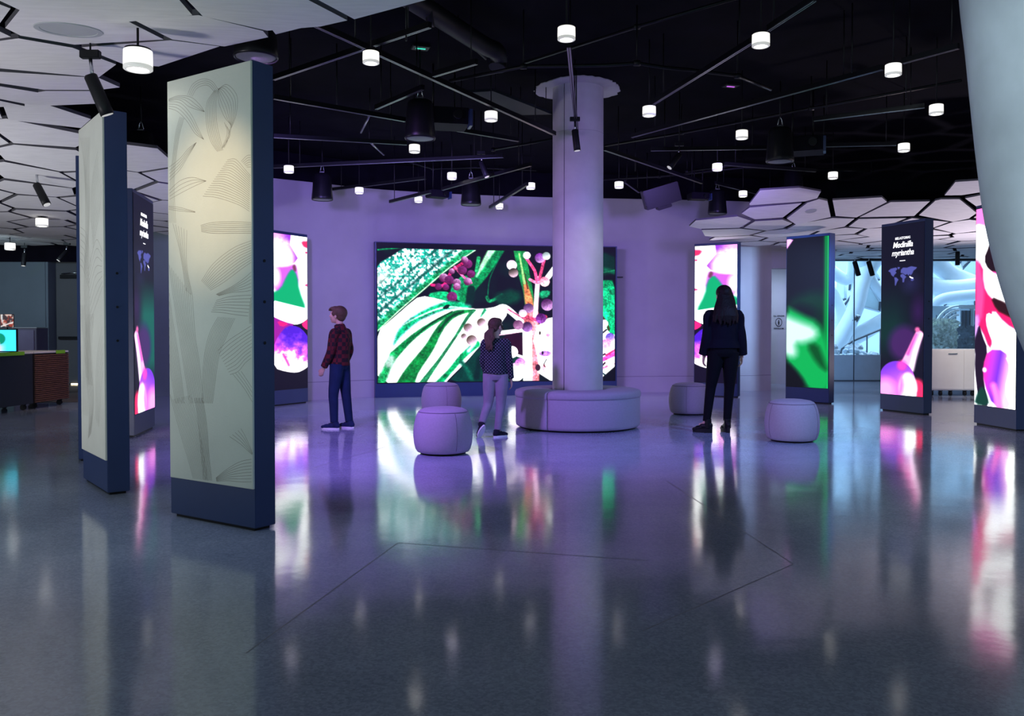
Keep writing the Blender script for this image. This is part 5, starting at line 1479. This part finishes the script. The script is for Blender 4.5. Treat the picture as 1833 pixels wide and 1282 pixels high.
# white rolling cabinet right of the title totem
A = atZ(1662, 709); B = atZ(1760, 712)
wc = empty('rolling_cabinet', (A.x, A.y, 0), 0, 'plain white cabinet on black casters between the title totem and the crimson totem', 'cabinet'); M = wmat(wc)
Lw = 1.25
MB().cbox((0, 0, .10), (Lw, .6, .84), .006, M).build('body', M_white, wc)
MB().cbox((.02, -.012, .12), (Lw * .5 - .003, 0, .82), .003, M).build('door', M_white, wc)
MB().cbox((Lw * .5 + .003, -.012, .12), (Lw - .02, 0, .82), .003, M).build('door', M_white, wc)
MB().cbox((.34, -.03, .755), (.50, -.012, .770), .002, M).build('handle', M_chrome, wc)
for x in (.08, .24, .42, .68, .82, 1.15):
    cst = MB().tube([M @ Vector((x - .018, .06, .045)), M @ Vector((x + .018, .06, .045))], .044, 16).box((x - .03, .03, .085), (x + .03, .09, .102), M)
    cst.build('caster', M_black, wc)

# ------------------------------------------------------------------ people
M_skin = mat('warm_skin', (.55, .33, .26), .5, var=.04)
def cloth(name, col, rough=.9, bump=.2, bscale=120, var=.12): return mat(name, col, rough, var=var, nscale=9, bump=bump, bscale=bscale, spec=.18)


def plaid(name, a, b):
    m = mat(name, a, .9, var=.05); nt = m.node_tree; p = nt.nodes['Principled BSDF']
    tc = nt.nodes.new('ShaderNodeTexCoord'); mp = nt.nodes.new('ShaderNodeMapping'); mp.inputs['Rotation'].default_value = (0, 0, R(45)); mp.inputs['Location'].default_value = (.013, .013, .01)
    ch = nt.nodes.new('ShaderNodeTexChecker'); ch.inputs['Scale'].default_value = 21; ch.inputs['Color1'].default_value = (*a, 1); ch.inputs['Color2'].default_value = (*b, 1)
    nt.links.new(tc.outputs['Object'], mp.inputs[0]); nt.links.new(mp.outputs[0], ch.inputs[0])
    nt.links.new(ch.outputs[0], p.inputs['Base Color']); return m


def dots(name, a, b):
    m = mat(name, a, .9, var=.05); nt = m.node_tree; p = nt.nodes['Principled BSDF']
    tc = nt.nodes.new('ShaderNodeTexCoord'); mp = nt.nodes.new('ShaderNodeMapping'); mp.inputs['Rotation'].default_value = (0, R(45), 0); mp.inputs['Scale'].default_value = (1, 0.0, 1)
    v = nt.nodes.new('ShaderNodeTexVoronoi'); v.inputs['Scale'].default_value = 40; v.inputs['Randomness'].default_value = 0; v.voronoi_dimensions = '3D'
    r = nt.nodes.new('ShaderNodeValToRGB'); r.color_ramp.interpolation = 'CONSTANT'; r.color_ramp.elements[0].color = (*b, 1); r.color_ramp.elements[1].color = (*a, 1); r.color_ramp.elements[1].position = .20
    nt.links.new(tc.outputs['Object'], mp.inputs[0]); nt.links.new(mp.outputs[0], v.inputs['Vector']); nt.links.new(v.outputs['Distance'], r.inputs[0]); nt.links.new(r.outputs[0], p.inputs['Base Color']); return m


def fuse(mb, name, m, parent, voxel=.006, smooth=3):
    """join the overlapping volumes into one continuous surface"""
    me = bpy.data.meshes.new('tmp'); me.from_pydata([tuple(v) for v in mb.v], [], mb.f); me.update()
    bm = bmesh.new(); bm.from_mesh(me); bmesh.ops.recalc_face_normals(bm, faces=bm.faces[:]); bm.to_mesh(me); bm.free()
    o = bpy.data.objects.new('tmp', me); COL.objects.link(o)
    r = o.modifiers.new('r', 'REMESH'); r.mode = 'VOXEL'; r.voxel_size = voxel; r.use_smooth_shade = True
    s = o.modifiers.new('s', 'SMOOTH'); s.factor = .5; s.iterations = smooth
    dg = bpy.context.evaluated_depsgraph_get(); nm = bpy.data.meshes.new_from_object(o.evaluated_get(dg))
    bpy.data.objects.remove(o)
    nm.name = name; nm.materials.clear(); nm.materials.append(m)
    nm.polygons.foreach_set('use_smooth', [True] * len(nm.polygons))
    q = bpy.data.objects.new(name, nm); COL.objects.link(q); q.parent = parent
    return q


def V(*a): return Vector(a)


def limb(mb, pts, rs, n=16):
    pts = [Vector(p) for p in pts]
    C = catmull([tuple(p) for p in pts], 5); m = len(C)
    RR = []
    for i in range(m):
        t = i / (m - 1) * (len(pts) - 1); j = min(int(t), len(pts) - 2); f = t - j
        a, b = rs[j], rs[j + 1]
        a = a if isinstance(a, tuple) else (a, a); b = b if isinstance(b, tuple) else (b, b)
        RR.append((a[0] * (1 - f) + b[0] * f, a[1] * (1 - f) + b[1] * f))
    mb.tube([Vector(c) for c in C], RR, n)
    return mb


def hand(mb, wrist, d, palm_n, thumb_dir, s):
    """relaxed hand: d points down the fingers, thumb_dir to the thumb side"""
    d = d.normalized(); t = thumb_dir.normalized(); n = d.cross(t).normalized()
    if n.dot(palm_n) < 0: n = -n
    M3 = Matrix((t, d, n)).transposed().to_4x4()
    c = wrist + d * .048 * s
    mb.sphere(c, (.038 * s, .050 * s, .015 * s), 14, 10, M3)
    mb.tube([wrist - d * .03 * s, wrist + d * .02 * s], [.023 * s, .022 * s], 12)
    for k, (o, L) in enumerate(((.028, .070), (.010, .080), (-.009, .074), (-.027, .058))):
        b0 = wrist + d * .078 * s + t * o * s
        b1 = b0 + (d * .9 + n * .25).normalized() * L * .45 * s
        b2 = b1 + (d * .7 + n * .7).normalized() * L * .32 * s
        b3 = b2 + (d * .4 + n * .9).normalized() * L * .26 * s
        mb.tube([b0 - d * .03 * s, b0, b1, b2, b3], [.0095 * s, .0095 * s, .0088 * s, .0078 * s, .006 * s], 8)
        mb.sphere(b3, .0062 * s, 8, 6)
    a0 = wrist + d * .022 * s + t * .022 * s
    a1 = a0 + (d * .6 + t * .8).normalized() * .035 * s; a2 = a1 + (d * .9 + t * .25 + n * .3).normalized() * .030 * s
    mb.tube([a0, a1, a2], [.014 * s, .0115 * s, .0085 * s], 8); mb.sphere(a2, .0086 * s, 8, 6)


def head(mb, c, s, yaw=0.0, pitch=0.0):
    M3 = Matrix.Rotation(yaw, 4, 'Z') @ Matrix.Rotation(pitch, 4, 'X')
    def q(x, y, z): return c + (M3 @ Vector((x * s, y * s, z * s)))
    def e(x, y, z, rx, ry, rz, n=16): mb.sphere(q(x, y, z), (rx * s, ry * s, rz * s), n, 12, M3)
    e(0, -.008, .022, .074, .094, .086, 24)
    e(0, .022, -.030, .055, .062, .072, 20)
    e(0, .055, -.082, .026, .026, .020)            # chin
    e(0, .055, -.035, .038, .030, .030)            # muzzle
    mb.tube([q(0, .082, .012), q(0, .100, -.022), q(0, .092, -.032)], [.009 * s, .015 * s, .010 * s], 10)
    for x in (-1, 1):
        e(x * .013, .088, -.029, .009, .010, .008, 8)
        e(x * .075, -.008, -.008, .010, .018, .030, 12)   # ear
        e(x * .034, .066, -.020, .020, .020, .020, 10)    # cheek
        e(x * .030, .076, .022, .022, .012, .009, 8)      # brow
    e(0, .083, -.052, .020, .008, .006, 8); e(0, .081, -.062, .018, .008, .006, 8)
    return q, M3


def features(root, q, M3, s, parent):
    me = MB(); mi = MB()
    for x in (-1, 1):
        me.sphere(q(x * .029, .074, .006), (.012 * s, .010 * s, .008 * s), 10, 8, M3)
        mi.sphere(q(x * .029, .0815, .006), (.0055 * s, .004 * s, .0055 * s), 8, 6, M3)
    o = MB(); o.v = me.v; o.f = me.f; o.sm = me.sm
    def mk(mb, nm, m):
        ms = bpy.data.meshes.new(nm); ms.from_pydata([tuple(v) for v in mb.v], [], mb.f); ms.materials.append(m); ob = bpy.data.objects.new(nm, ms); COL.objects.link(ob); ob.parent = parent; return ob
    mk(me, 'eyes', bpy.data.materials.get('eye_white') or mat('eye_white', (.7, .7, .7), .3)); mk(mi, 'irises', bpy.data.materials.get('eye_dark') or mat('eye_dark', (.04, .03, .02), .2))
    lp = MB().sphere(q(0, .088, -.057), (.018 * s, .004 * s, .006 * s), 10, 6, M3); mk(lp, 'lips', bpy.data.materials.get('lip_rose') or mat('lip_rose', (.45, .16, .15), .4))


def lobj(mb, nm, m, parent, smooth=True):
    ms = bpy.data.meshes.new(nm); ms.from_pydata([tuple(v) for v in mb.v], [], mb.f); ms.polygons.foreach_set('use_smooth', mb.sm); ms.materials.append(m)
    ob = bpy.data.objects.new(nm, ms); COL.objects.link(ob); ob.parent = parent; return ob


def shoe(root, ankle, fwd, s, m_up, m_sole, pitch=0.0, heel=0.0, boot=False):
    fwd = fwd.normalized(); side = V(fwd.y, -fwd.x, 0)
    A = Matrix((side.to_4d()[:3], fwd[:], (0, 0, 1))).transposed().to_4x4()
    M = Matrix.Translation(Vector((ankle.x, ankle.y, 0))) @ A
    if pitch: # raised heel: rotate about the toes
        tip = Vector((0, .15 * s, 0)); M = M @ Matrix.Translation(tip) @ Matrix.Rotation(-pitch, 4, 'X') @ Matrix.Translation(-tip)
    b = MB()
    for (y, z, rx, ry, rz) in ((-.03, .045, .034, .045, .042), (.03, .045, .036, .06, .040), (.09, .035, .042, .055, .030), (.13, .028, .036, .045, .024)):
        b.sphere(M @ Vector((0, y * s, (z + heel * (.8 - y * 5)) * s)), (rx * s, ry * s, rz * s), 14, 10, M.to_3x3().to_4x4())
    b.tube([M @ Vector((0, -.02 * s, .05 * s)), M @ Vector((0, -.015 * s, (.16 if boot else .092) * s))], [.040 * s, .041 * s], 16)
    sh = fuse(b, 'boot' if boot else 'shoe', m_up, root, .005, 2)
    out = []
    for k in range(28):
        a = 2 * PI * k / 28; y = .048 + .118 * math.sin(a); x = .039 * math.cos(a) * (1.0 + .12 * math.sin(a))
        out.append((x, y))
    n = 28; t0, t1 = .0, .020
    vs = [M @ Vector((x * s, y * s, t0)) for x, y in out] + [M @ Vector((x * s * 1.03, y * s * 1.01, t1 * s + (heel * s * (.8 - y * 4) if heel else 0))) for x, y in out]
    if boot:
        vs = vs[:n] + vs[n:]
    so = MB().add(vs, [tuple(range(n - 1, -1, -1)), tuple(range(n, 2 * n))] + [(i, (i + 1) % n, n + (i + 1) % n, n + i) for i in range(n)])
    o = lobj(so, 'sole', m_sole, sh)
    if not boot:
        lc_ = MB()
        for k in range(4):
            y = .035 + k * .018; z = .086 - k * .011
            lc_.tube([M @ Vector((-.018 * s, y * s, z * s)), M @ Vector((0, (y + .004) * s, (z + .004) * s)), M @ Vector((.018 * s, y * s, z * s))], .0025 * s, 6)
        lobj(lc_, 'laces', M_white, sh)
    return sh


def person(loc, rz, S, label, spec):
    """S: dict of joint positions in metres; local +Y is where the body faces"""
    root = empty('person', loc, rz, label, 'person')
    k = spec['k']            # limb thickness factor
    hs = spec['head']        # head scale
    J = {a: Vector(b) for a, b in S.items()}
    b = MB()
    q, M3 = head(b, J['head'], hs, spec.get('yaw', 0), spec.get('pitch', 0))
    limb(b, [J['neck'] - V(0, 0, .04), J['neck'], J['head'] + V(0, -.02, -.03) * hs], [.060 * k, .048 * k, .050 * k])
    limb(b, [J['pelvis'] - V(0, 0, .05), J['pelvis'], J['waist'], J['chest'], J['neck'] - V(0, 0, .03)], [(.12 * k, .09 * k), (.145 * k, .10 * k), (.118 * k, .085 * k), (.145 * k, .095 * k), (.06 * k, .05 * k)], 24)
    for sd in ('l', 'r'):
        sh, el, wr = J['sh' + sd], J['el' + sd], J['wr' + sd]
        limb(b, [J['chest'] + V(0, 0, .03), sh, el, wr], [.05 * k, .046 * k, .034 * k, .022 * k])
        b.sphere(sh, .05 * k, 14, 10)
        fd = (wr - el).normalized()
        hand(b, wr, fd, V(1 if sd == 'l' else -1, 0, 0), V(0, 1, 0) if spec.get('thumb', 1) else V(0, 1, 0), hs * .92)
        hp, kn, an = J['hp' + sd], J['kn' + sd], J['an' + sd]
        limb(b, [hp + V(0, 0, .03), hp.lerp(kn, .35), kn, kn.lerp(an, .35), an], [.080 * k, .075 * k, .050 * k, .050 * k, .033 * k])
        lf = spec.get('lift' + sd, 0); fk = J['ft' + sd].normalized()
        limb(b, [an, an + fk * (.03 if lf else .05) + V(0, 0, -.075 if lf else -.035), an + fk * (.05 if lf else .09) + V(0, 0, -.11 if lf else -.04)], [.026 * k, .02 * k, .014 * k])
    body = fuse(b, 'body', M_skin, root, .0055, 2)
    features(root, q, M3, hs, body)
    # trousers
    t = MB(); m = spec['trouser_r']
    for sd in ('l', 'r'):
        hp, kn, an = J['hp' + sd], J['kn' + sd], J['an' + sd]
        limb(t, [hp + V(0, 0, .04), hp.lerp(kn, .35), kn, kn.lerp(an, .4), an + V(0, 0, .0)], [m[0], m[1], m[2], m[3], m[4]])
    limb(t, [J['pelvis'] - V(0, 0, .07), J['pelvis'] - V(0, 0, .02), J['waist'] + V(0, 0, -.03)], [(m[5] * .8, m[6] * .8), (m[5], m[6]), (m[5] * .86, m[6] * .85)], 24)
    fuse(t, 'trousers', spec['trouser_m'], root, .0065, 2)
    # top
    u = MB(); c = spec['top']
    limb(u, [J['pelvis'] + V(0, 0, c['hem']), J['waist'], J['chest'], J['chest'].lerp(J['neck'], .55), J['neck'] + V(0, 0, c.get('collar', -.02))], c['r'], 28)
    for sd in ('l', 'r'):
        sh, el, wr = J['sh' + sd], J['el' + sd], J['wr' + sd]
        a = c['sleeve']
        u.sphere(sh, a[0] * 1.02, 14, 10)
        limb(u, [J['chest'] + V(0, 0, .05), sh, sh.lerp(el, .5), el, el.lerp(wr, c.get('cuff', .93))], [a[0], a[0], a[1], a[2], a[3]])
    fuse(u, c['name'], c['m'], root, .0065, 2)
    # shoes
    for sd in ('l', 'r'):
        lf = spec.get('lift' + sd, 0)
        shoe(root, J['an' + sd] - (J['ft' + sd].normalized() * .065 if lf else V(0, 0, 0)), J['ft' + sd], spec['shoe'], spec['shoe_m'], spec['sole_m'], spec.get('lift' + sd, 0), spec.get('heel', 0), spec.get('boot', False))
    return root, q, M3, J, body


M_soleW = mat('white_rubber_sole', (.75, .75, .75), .6)
# --- boy: seen from his left side, facing left and slightly away
fB = atZ(607, 768)
boyS = dict(head=(0, .030, 1.355), neck=(0, .0, 1.225), chest=(0, -.02, 1.07), waist=(0, .0, .90), pelvis=(0, .005, .78),
            shl=(-.145, -.01, 1.145), shr=(.145, -.01, 1.145), ell=(-.175, .03, .915), elr=(.175, -.03, .915), wrl=(-.165, .125, .735), wrr=(.165, .06, .72),
            hpl=(-.072, 0, .74), hpr=(.072, 0, .74), knl=(-.078, .045, .42), knr=(.078, -.035, .42), anl=(-.082, .035, .085), anr=(.082, -.075, .085), ftl=(-.08, 1, 0), ftr=(.1, 1, 0))
M_hairB = cloth('ash_brown_hair', (.105, .06, .038), .6, .5, 90, .3)
root, q, M3, J, body = person((fB.x + .01, fB.y + .02, 0), R(72), boyS, 'boy in red and black checked shirt and dark jeans facing the left berry screen',
    dict(k=.86, head=.95, yaw=R(4), pitch=R(6), trouser_r=[.086, .078, .060, .054, .047, .125, .098], trouser_m=cloth('dark_indigo_denim', (.010, .022, .065)),
         top=dict(name='shirt', hem=-.02, r=[(.140, .118), (.128, .108), (.142, .110), (.115, .085), (.050, .052)], collar=.028, sleeve=[.058, .055, .048, .042], m=plaid('red_black_check_flannel', (.10, .003, .007), (.010, .001, .004)), cuff=.95),
         shoe=.98, shoe_m=cloth('navy_canvas_shoe', (.014, .025, .075)), sole_m=M_soleW))
h = MB()
h.sphere(q(0, -.028, .036), (.090 * .95, .096 * .95, .090 * .95), 28, 18, M3)
h.sphere(q(0, -.052, -.010), (.074 * .95, .054 * .95, .066 * .95), 20, 14, M3)
h.sphere(q(0, .030, .072), (.070 * .95, .062 * .95, .044 * .95), 20, 12, M3)
for x in (-1, 1): h.sphere(q(x * .068, .004, .022), (.020, .046, .034), 12, 10, M3)
for i in range(9): h.tube([q(-.05 + .0125 * i, .06, .095), q(-.052 + .013 * i, .092, .072), q(-.052 + .013 * i, .098, .045)], [.012, .010, .006], 8)
fuse(h, 'bowl_cut_hair', M_hairB, root, .005, 3)
cl = MB().lathe([(.058, .0), (.062, .012), (.058, .034), (.050, .036), (.050, .0)], (J['neck'].x, J['neck'].y + .006, J['neck'].z - .018), 28)
lobj(cl, 'collar', bpy.data.materials['red_black_check_flannel'], root)

# --- girl: back view, left heel lifted
fG = atZ(884, 784)
gS = dict(head=(.0, .02, 1.215), neck=(0, -.005, 1.10), chest=(0, -.01, .965), waist=(.0, .0, .80), pelvis=(-.005, 0, .70),
          shl=(-.112, -.01, 1.035), shr=(.112, -.01, 1.035), ell=(-.138, .04, .83), elr=(.148, -.01, .82), wrl=(-.11, .15, .70), wrr=(.168, .03, .635),
          hpl=(-.066, 0, .66), hpr=(.066, 0, .66), knl=(-.085, .02, .37), knr=(.055, .02, .37), anl=(-.15, -.10, .165), anr=(.02, -.01, .08), ftl=(-.5, .9, 0), ftr=(.8, .75, 0))
root, q, M3, J, body = person((fG.x + .02, fG.y + .08, 0), 0, gS, 'girl in navy polka dot top and pale jeans, wavy ponytail, one heel lifted',
    dict(k=.80, head=.90, yaw=R(-38), pitch=R(4), trouser_r=[.078, .072, .054, .046, .040, .122, .092], trouser_m=cloth('pale_mauve_jeans', (.25, .21, .27)),
         top=dict(name='blouse', hem=.0, r=[(.132, .108), (.118, .095), (.122, .095), (.100, .08), (.046, .046)], collar=-.01, sleeve=[.052, .046, .042, .036], m=dots('navy_polka_dot_cotton', (.005, .006, .018), (.24, .25, .30)), cuff=.94),
         shoe=.86, shoe_m=cloth('dark_sneaker_cloth', (.012, .012, .022)), sole_m=M_soleW, liftl=R(48)))
M_hairG = cloth('light_brown_wavy_hair', (.085, .045, .032), .6, .6, 70, .35)
h = MB()
h.sphere(q(0, -.022, .034), (.082 * .9, .090 * .9, .084 * .9), 28, 18, M3)
h.sphere(q(0, -.052, -.010), (.070 * .9, .050 * .9, .058 * .9), 20, 14, M3)
h.sphere(q(0, .028, .066), (.066 * .9, .060 * .9, .044 * .9), 20, 12, M3)
for i in range(9):
    a = i / 8.0; ph = i * 1.3; w_ = lambda z, k: .016 * math.sin(ph + k)
    h.tube([q(0, -.09, .0), V(-.030 - .03 * a, -.105, 1.185), V(-.045 - .05 * a + w_(0, 0), -.115, 1.14), V(-.035 - .07 * a + w_(0, 1.6), -.12, 1.095), V(-.045 - .06 * a + w_(0, 3.2), -.122, 1.05), V(-.03 - .075 * a + w_(0, 4.8), -.12, 1.00), V(-.04 - .06 * a + w_(0, 6), -.115, .955)], [.017, .018, .018, .017, .015, .012, .004], 8)
for i in range(5): h.tube([q(.055, .02, .05 - .01 * i), q(.078, .03, .01 - .01 * i), q(.082, .055, -.02 - .006 * i)], [.004, .003, .002], 6)
fuse(h, 'wavy_ponytail_hair', M_hairG, root, .005, 2)
lobj(MB().lathe([(.020, -.008), (.026, 0), (.020, .008)], (q(0, -.095, .0).x, q(0, -.095, .0).y, q(0, -.095, 0).z), 16), 'hair_tie', M_black, root)

# --- woman: back view, walking pose
fW = atZ(1288, 775)
wS = dict(head=(.0, .02, 1.575), neck=(0, -.01, 1.44), chest=(0, -.015, 1.27), waist=(.0, .0, 1.08), pelvis=(.0, 0, .94),
          shl=(-.165, -.01, 1.355), shr=(.165, -.01, 1.355), ell=(-.192, .0, 1.09), elr=(.205, -.01, 1.09), wrl=(-.205, .07, .88), wrr=(.225, .05, .88),
          hpl=(-.085, 0, .89), hpr=(.085, 0, .89), knl=(-.135, .03, .52), knr=(.08, .03, .52), anl=(-.195, -.03, .13), anr=(.05, .01, .13), ftl=(-.9, .5, 0), ftr=(-.12, 1, 0))
M_coat = cloth('midnight_navy_wool', (.003, .003, .011)); M_legs = cloth('black_skinny_trousers', (.002, .0022, .005))
root, q, M3, J, body = person((fW.x + .05, fW.y + .05, 0), 0, wS, 'woman in dark navy jacket and black trousers with long dark hair seen from behind', 
    dict(k=1.0, head=1.0, yaw=R(14), trouser_r=[.098, .088, .060, .054, .044, .165, .122], trouser_m=M_legs,
         top=dict(name='jacket', hem=.03, r=[(.198, .135), (.160, .118), (.160, .118), (.130, .09), (.055, .055)], collar=-.01, sleeve=[.058, .056, .058, .066], m=M_coat, cuff=.90),
         shoe=.98, shoe_m=cloth('black_leather_boot', (.006, .006, .008), .4), sole_m=M_black, heel=.045, boot=True, liftl=0))
M_hairW = cloth('dark_brown_long_hair', (.010, .005, .006), .55, .6, 60, .35)
h = MB()
h.sphere(q(0, -.020, .036), (.090, .100, .090), 28, 18, M3)
h.sphere(q(0, -.050, -.015), (.086, .062, .080), 20, 14, M3)
rg = random.Random(4)
for i in range(15):
    a = (i - 7) / 7.0; x = .085 * a; y = -.055 - .045 * math.sqrt(max(0, 1 - a * a)); 
    top = q(x * .7, -.06, .03); h.tube([top, q(x * 1.05, y - .01, -.06), V(x * 1.25, y - .035, 1.42), V(x * 1.45 + rg.uniform(-.01, .01), y - .055, 1.34), V(x * 1.55 + rg.uniform(-.015, .015), y - .06, 1.24 + .03 * abs(a) + rg.uniform(-.03, .03))], [.028, .028, .027, .024, .008], 8)
fuse(h, 'long_hair', M_hairW, root, .006, 2)
# boot heels reach the floor
hb = MB()
for sd in ('l', 'r'):
    an = J['an' + sd]; f = J['ft' + sd].normalized()
    hb.tube([V(an.x, an.y, 0) - f * .035 + V(0, 0, .0), V(an.x, an.y, .06) - f * .04], [.013, .024], 12)
lobj(hb, 'boot_heels', M_black, root)
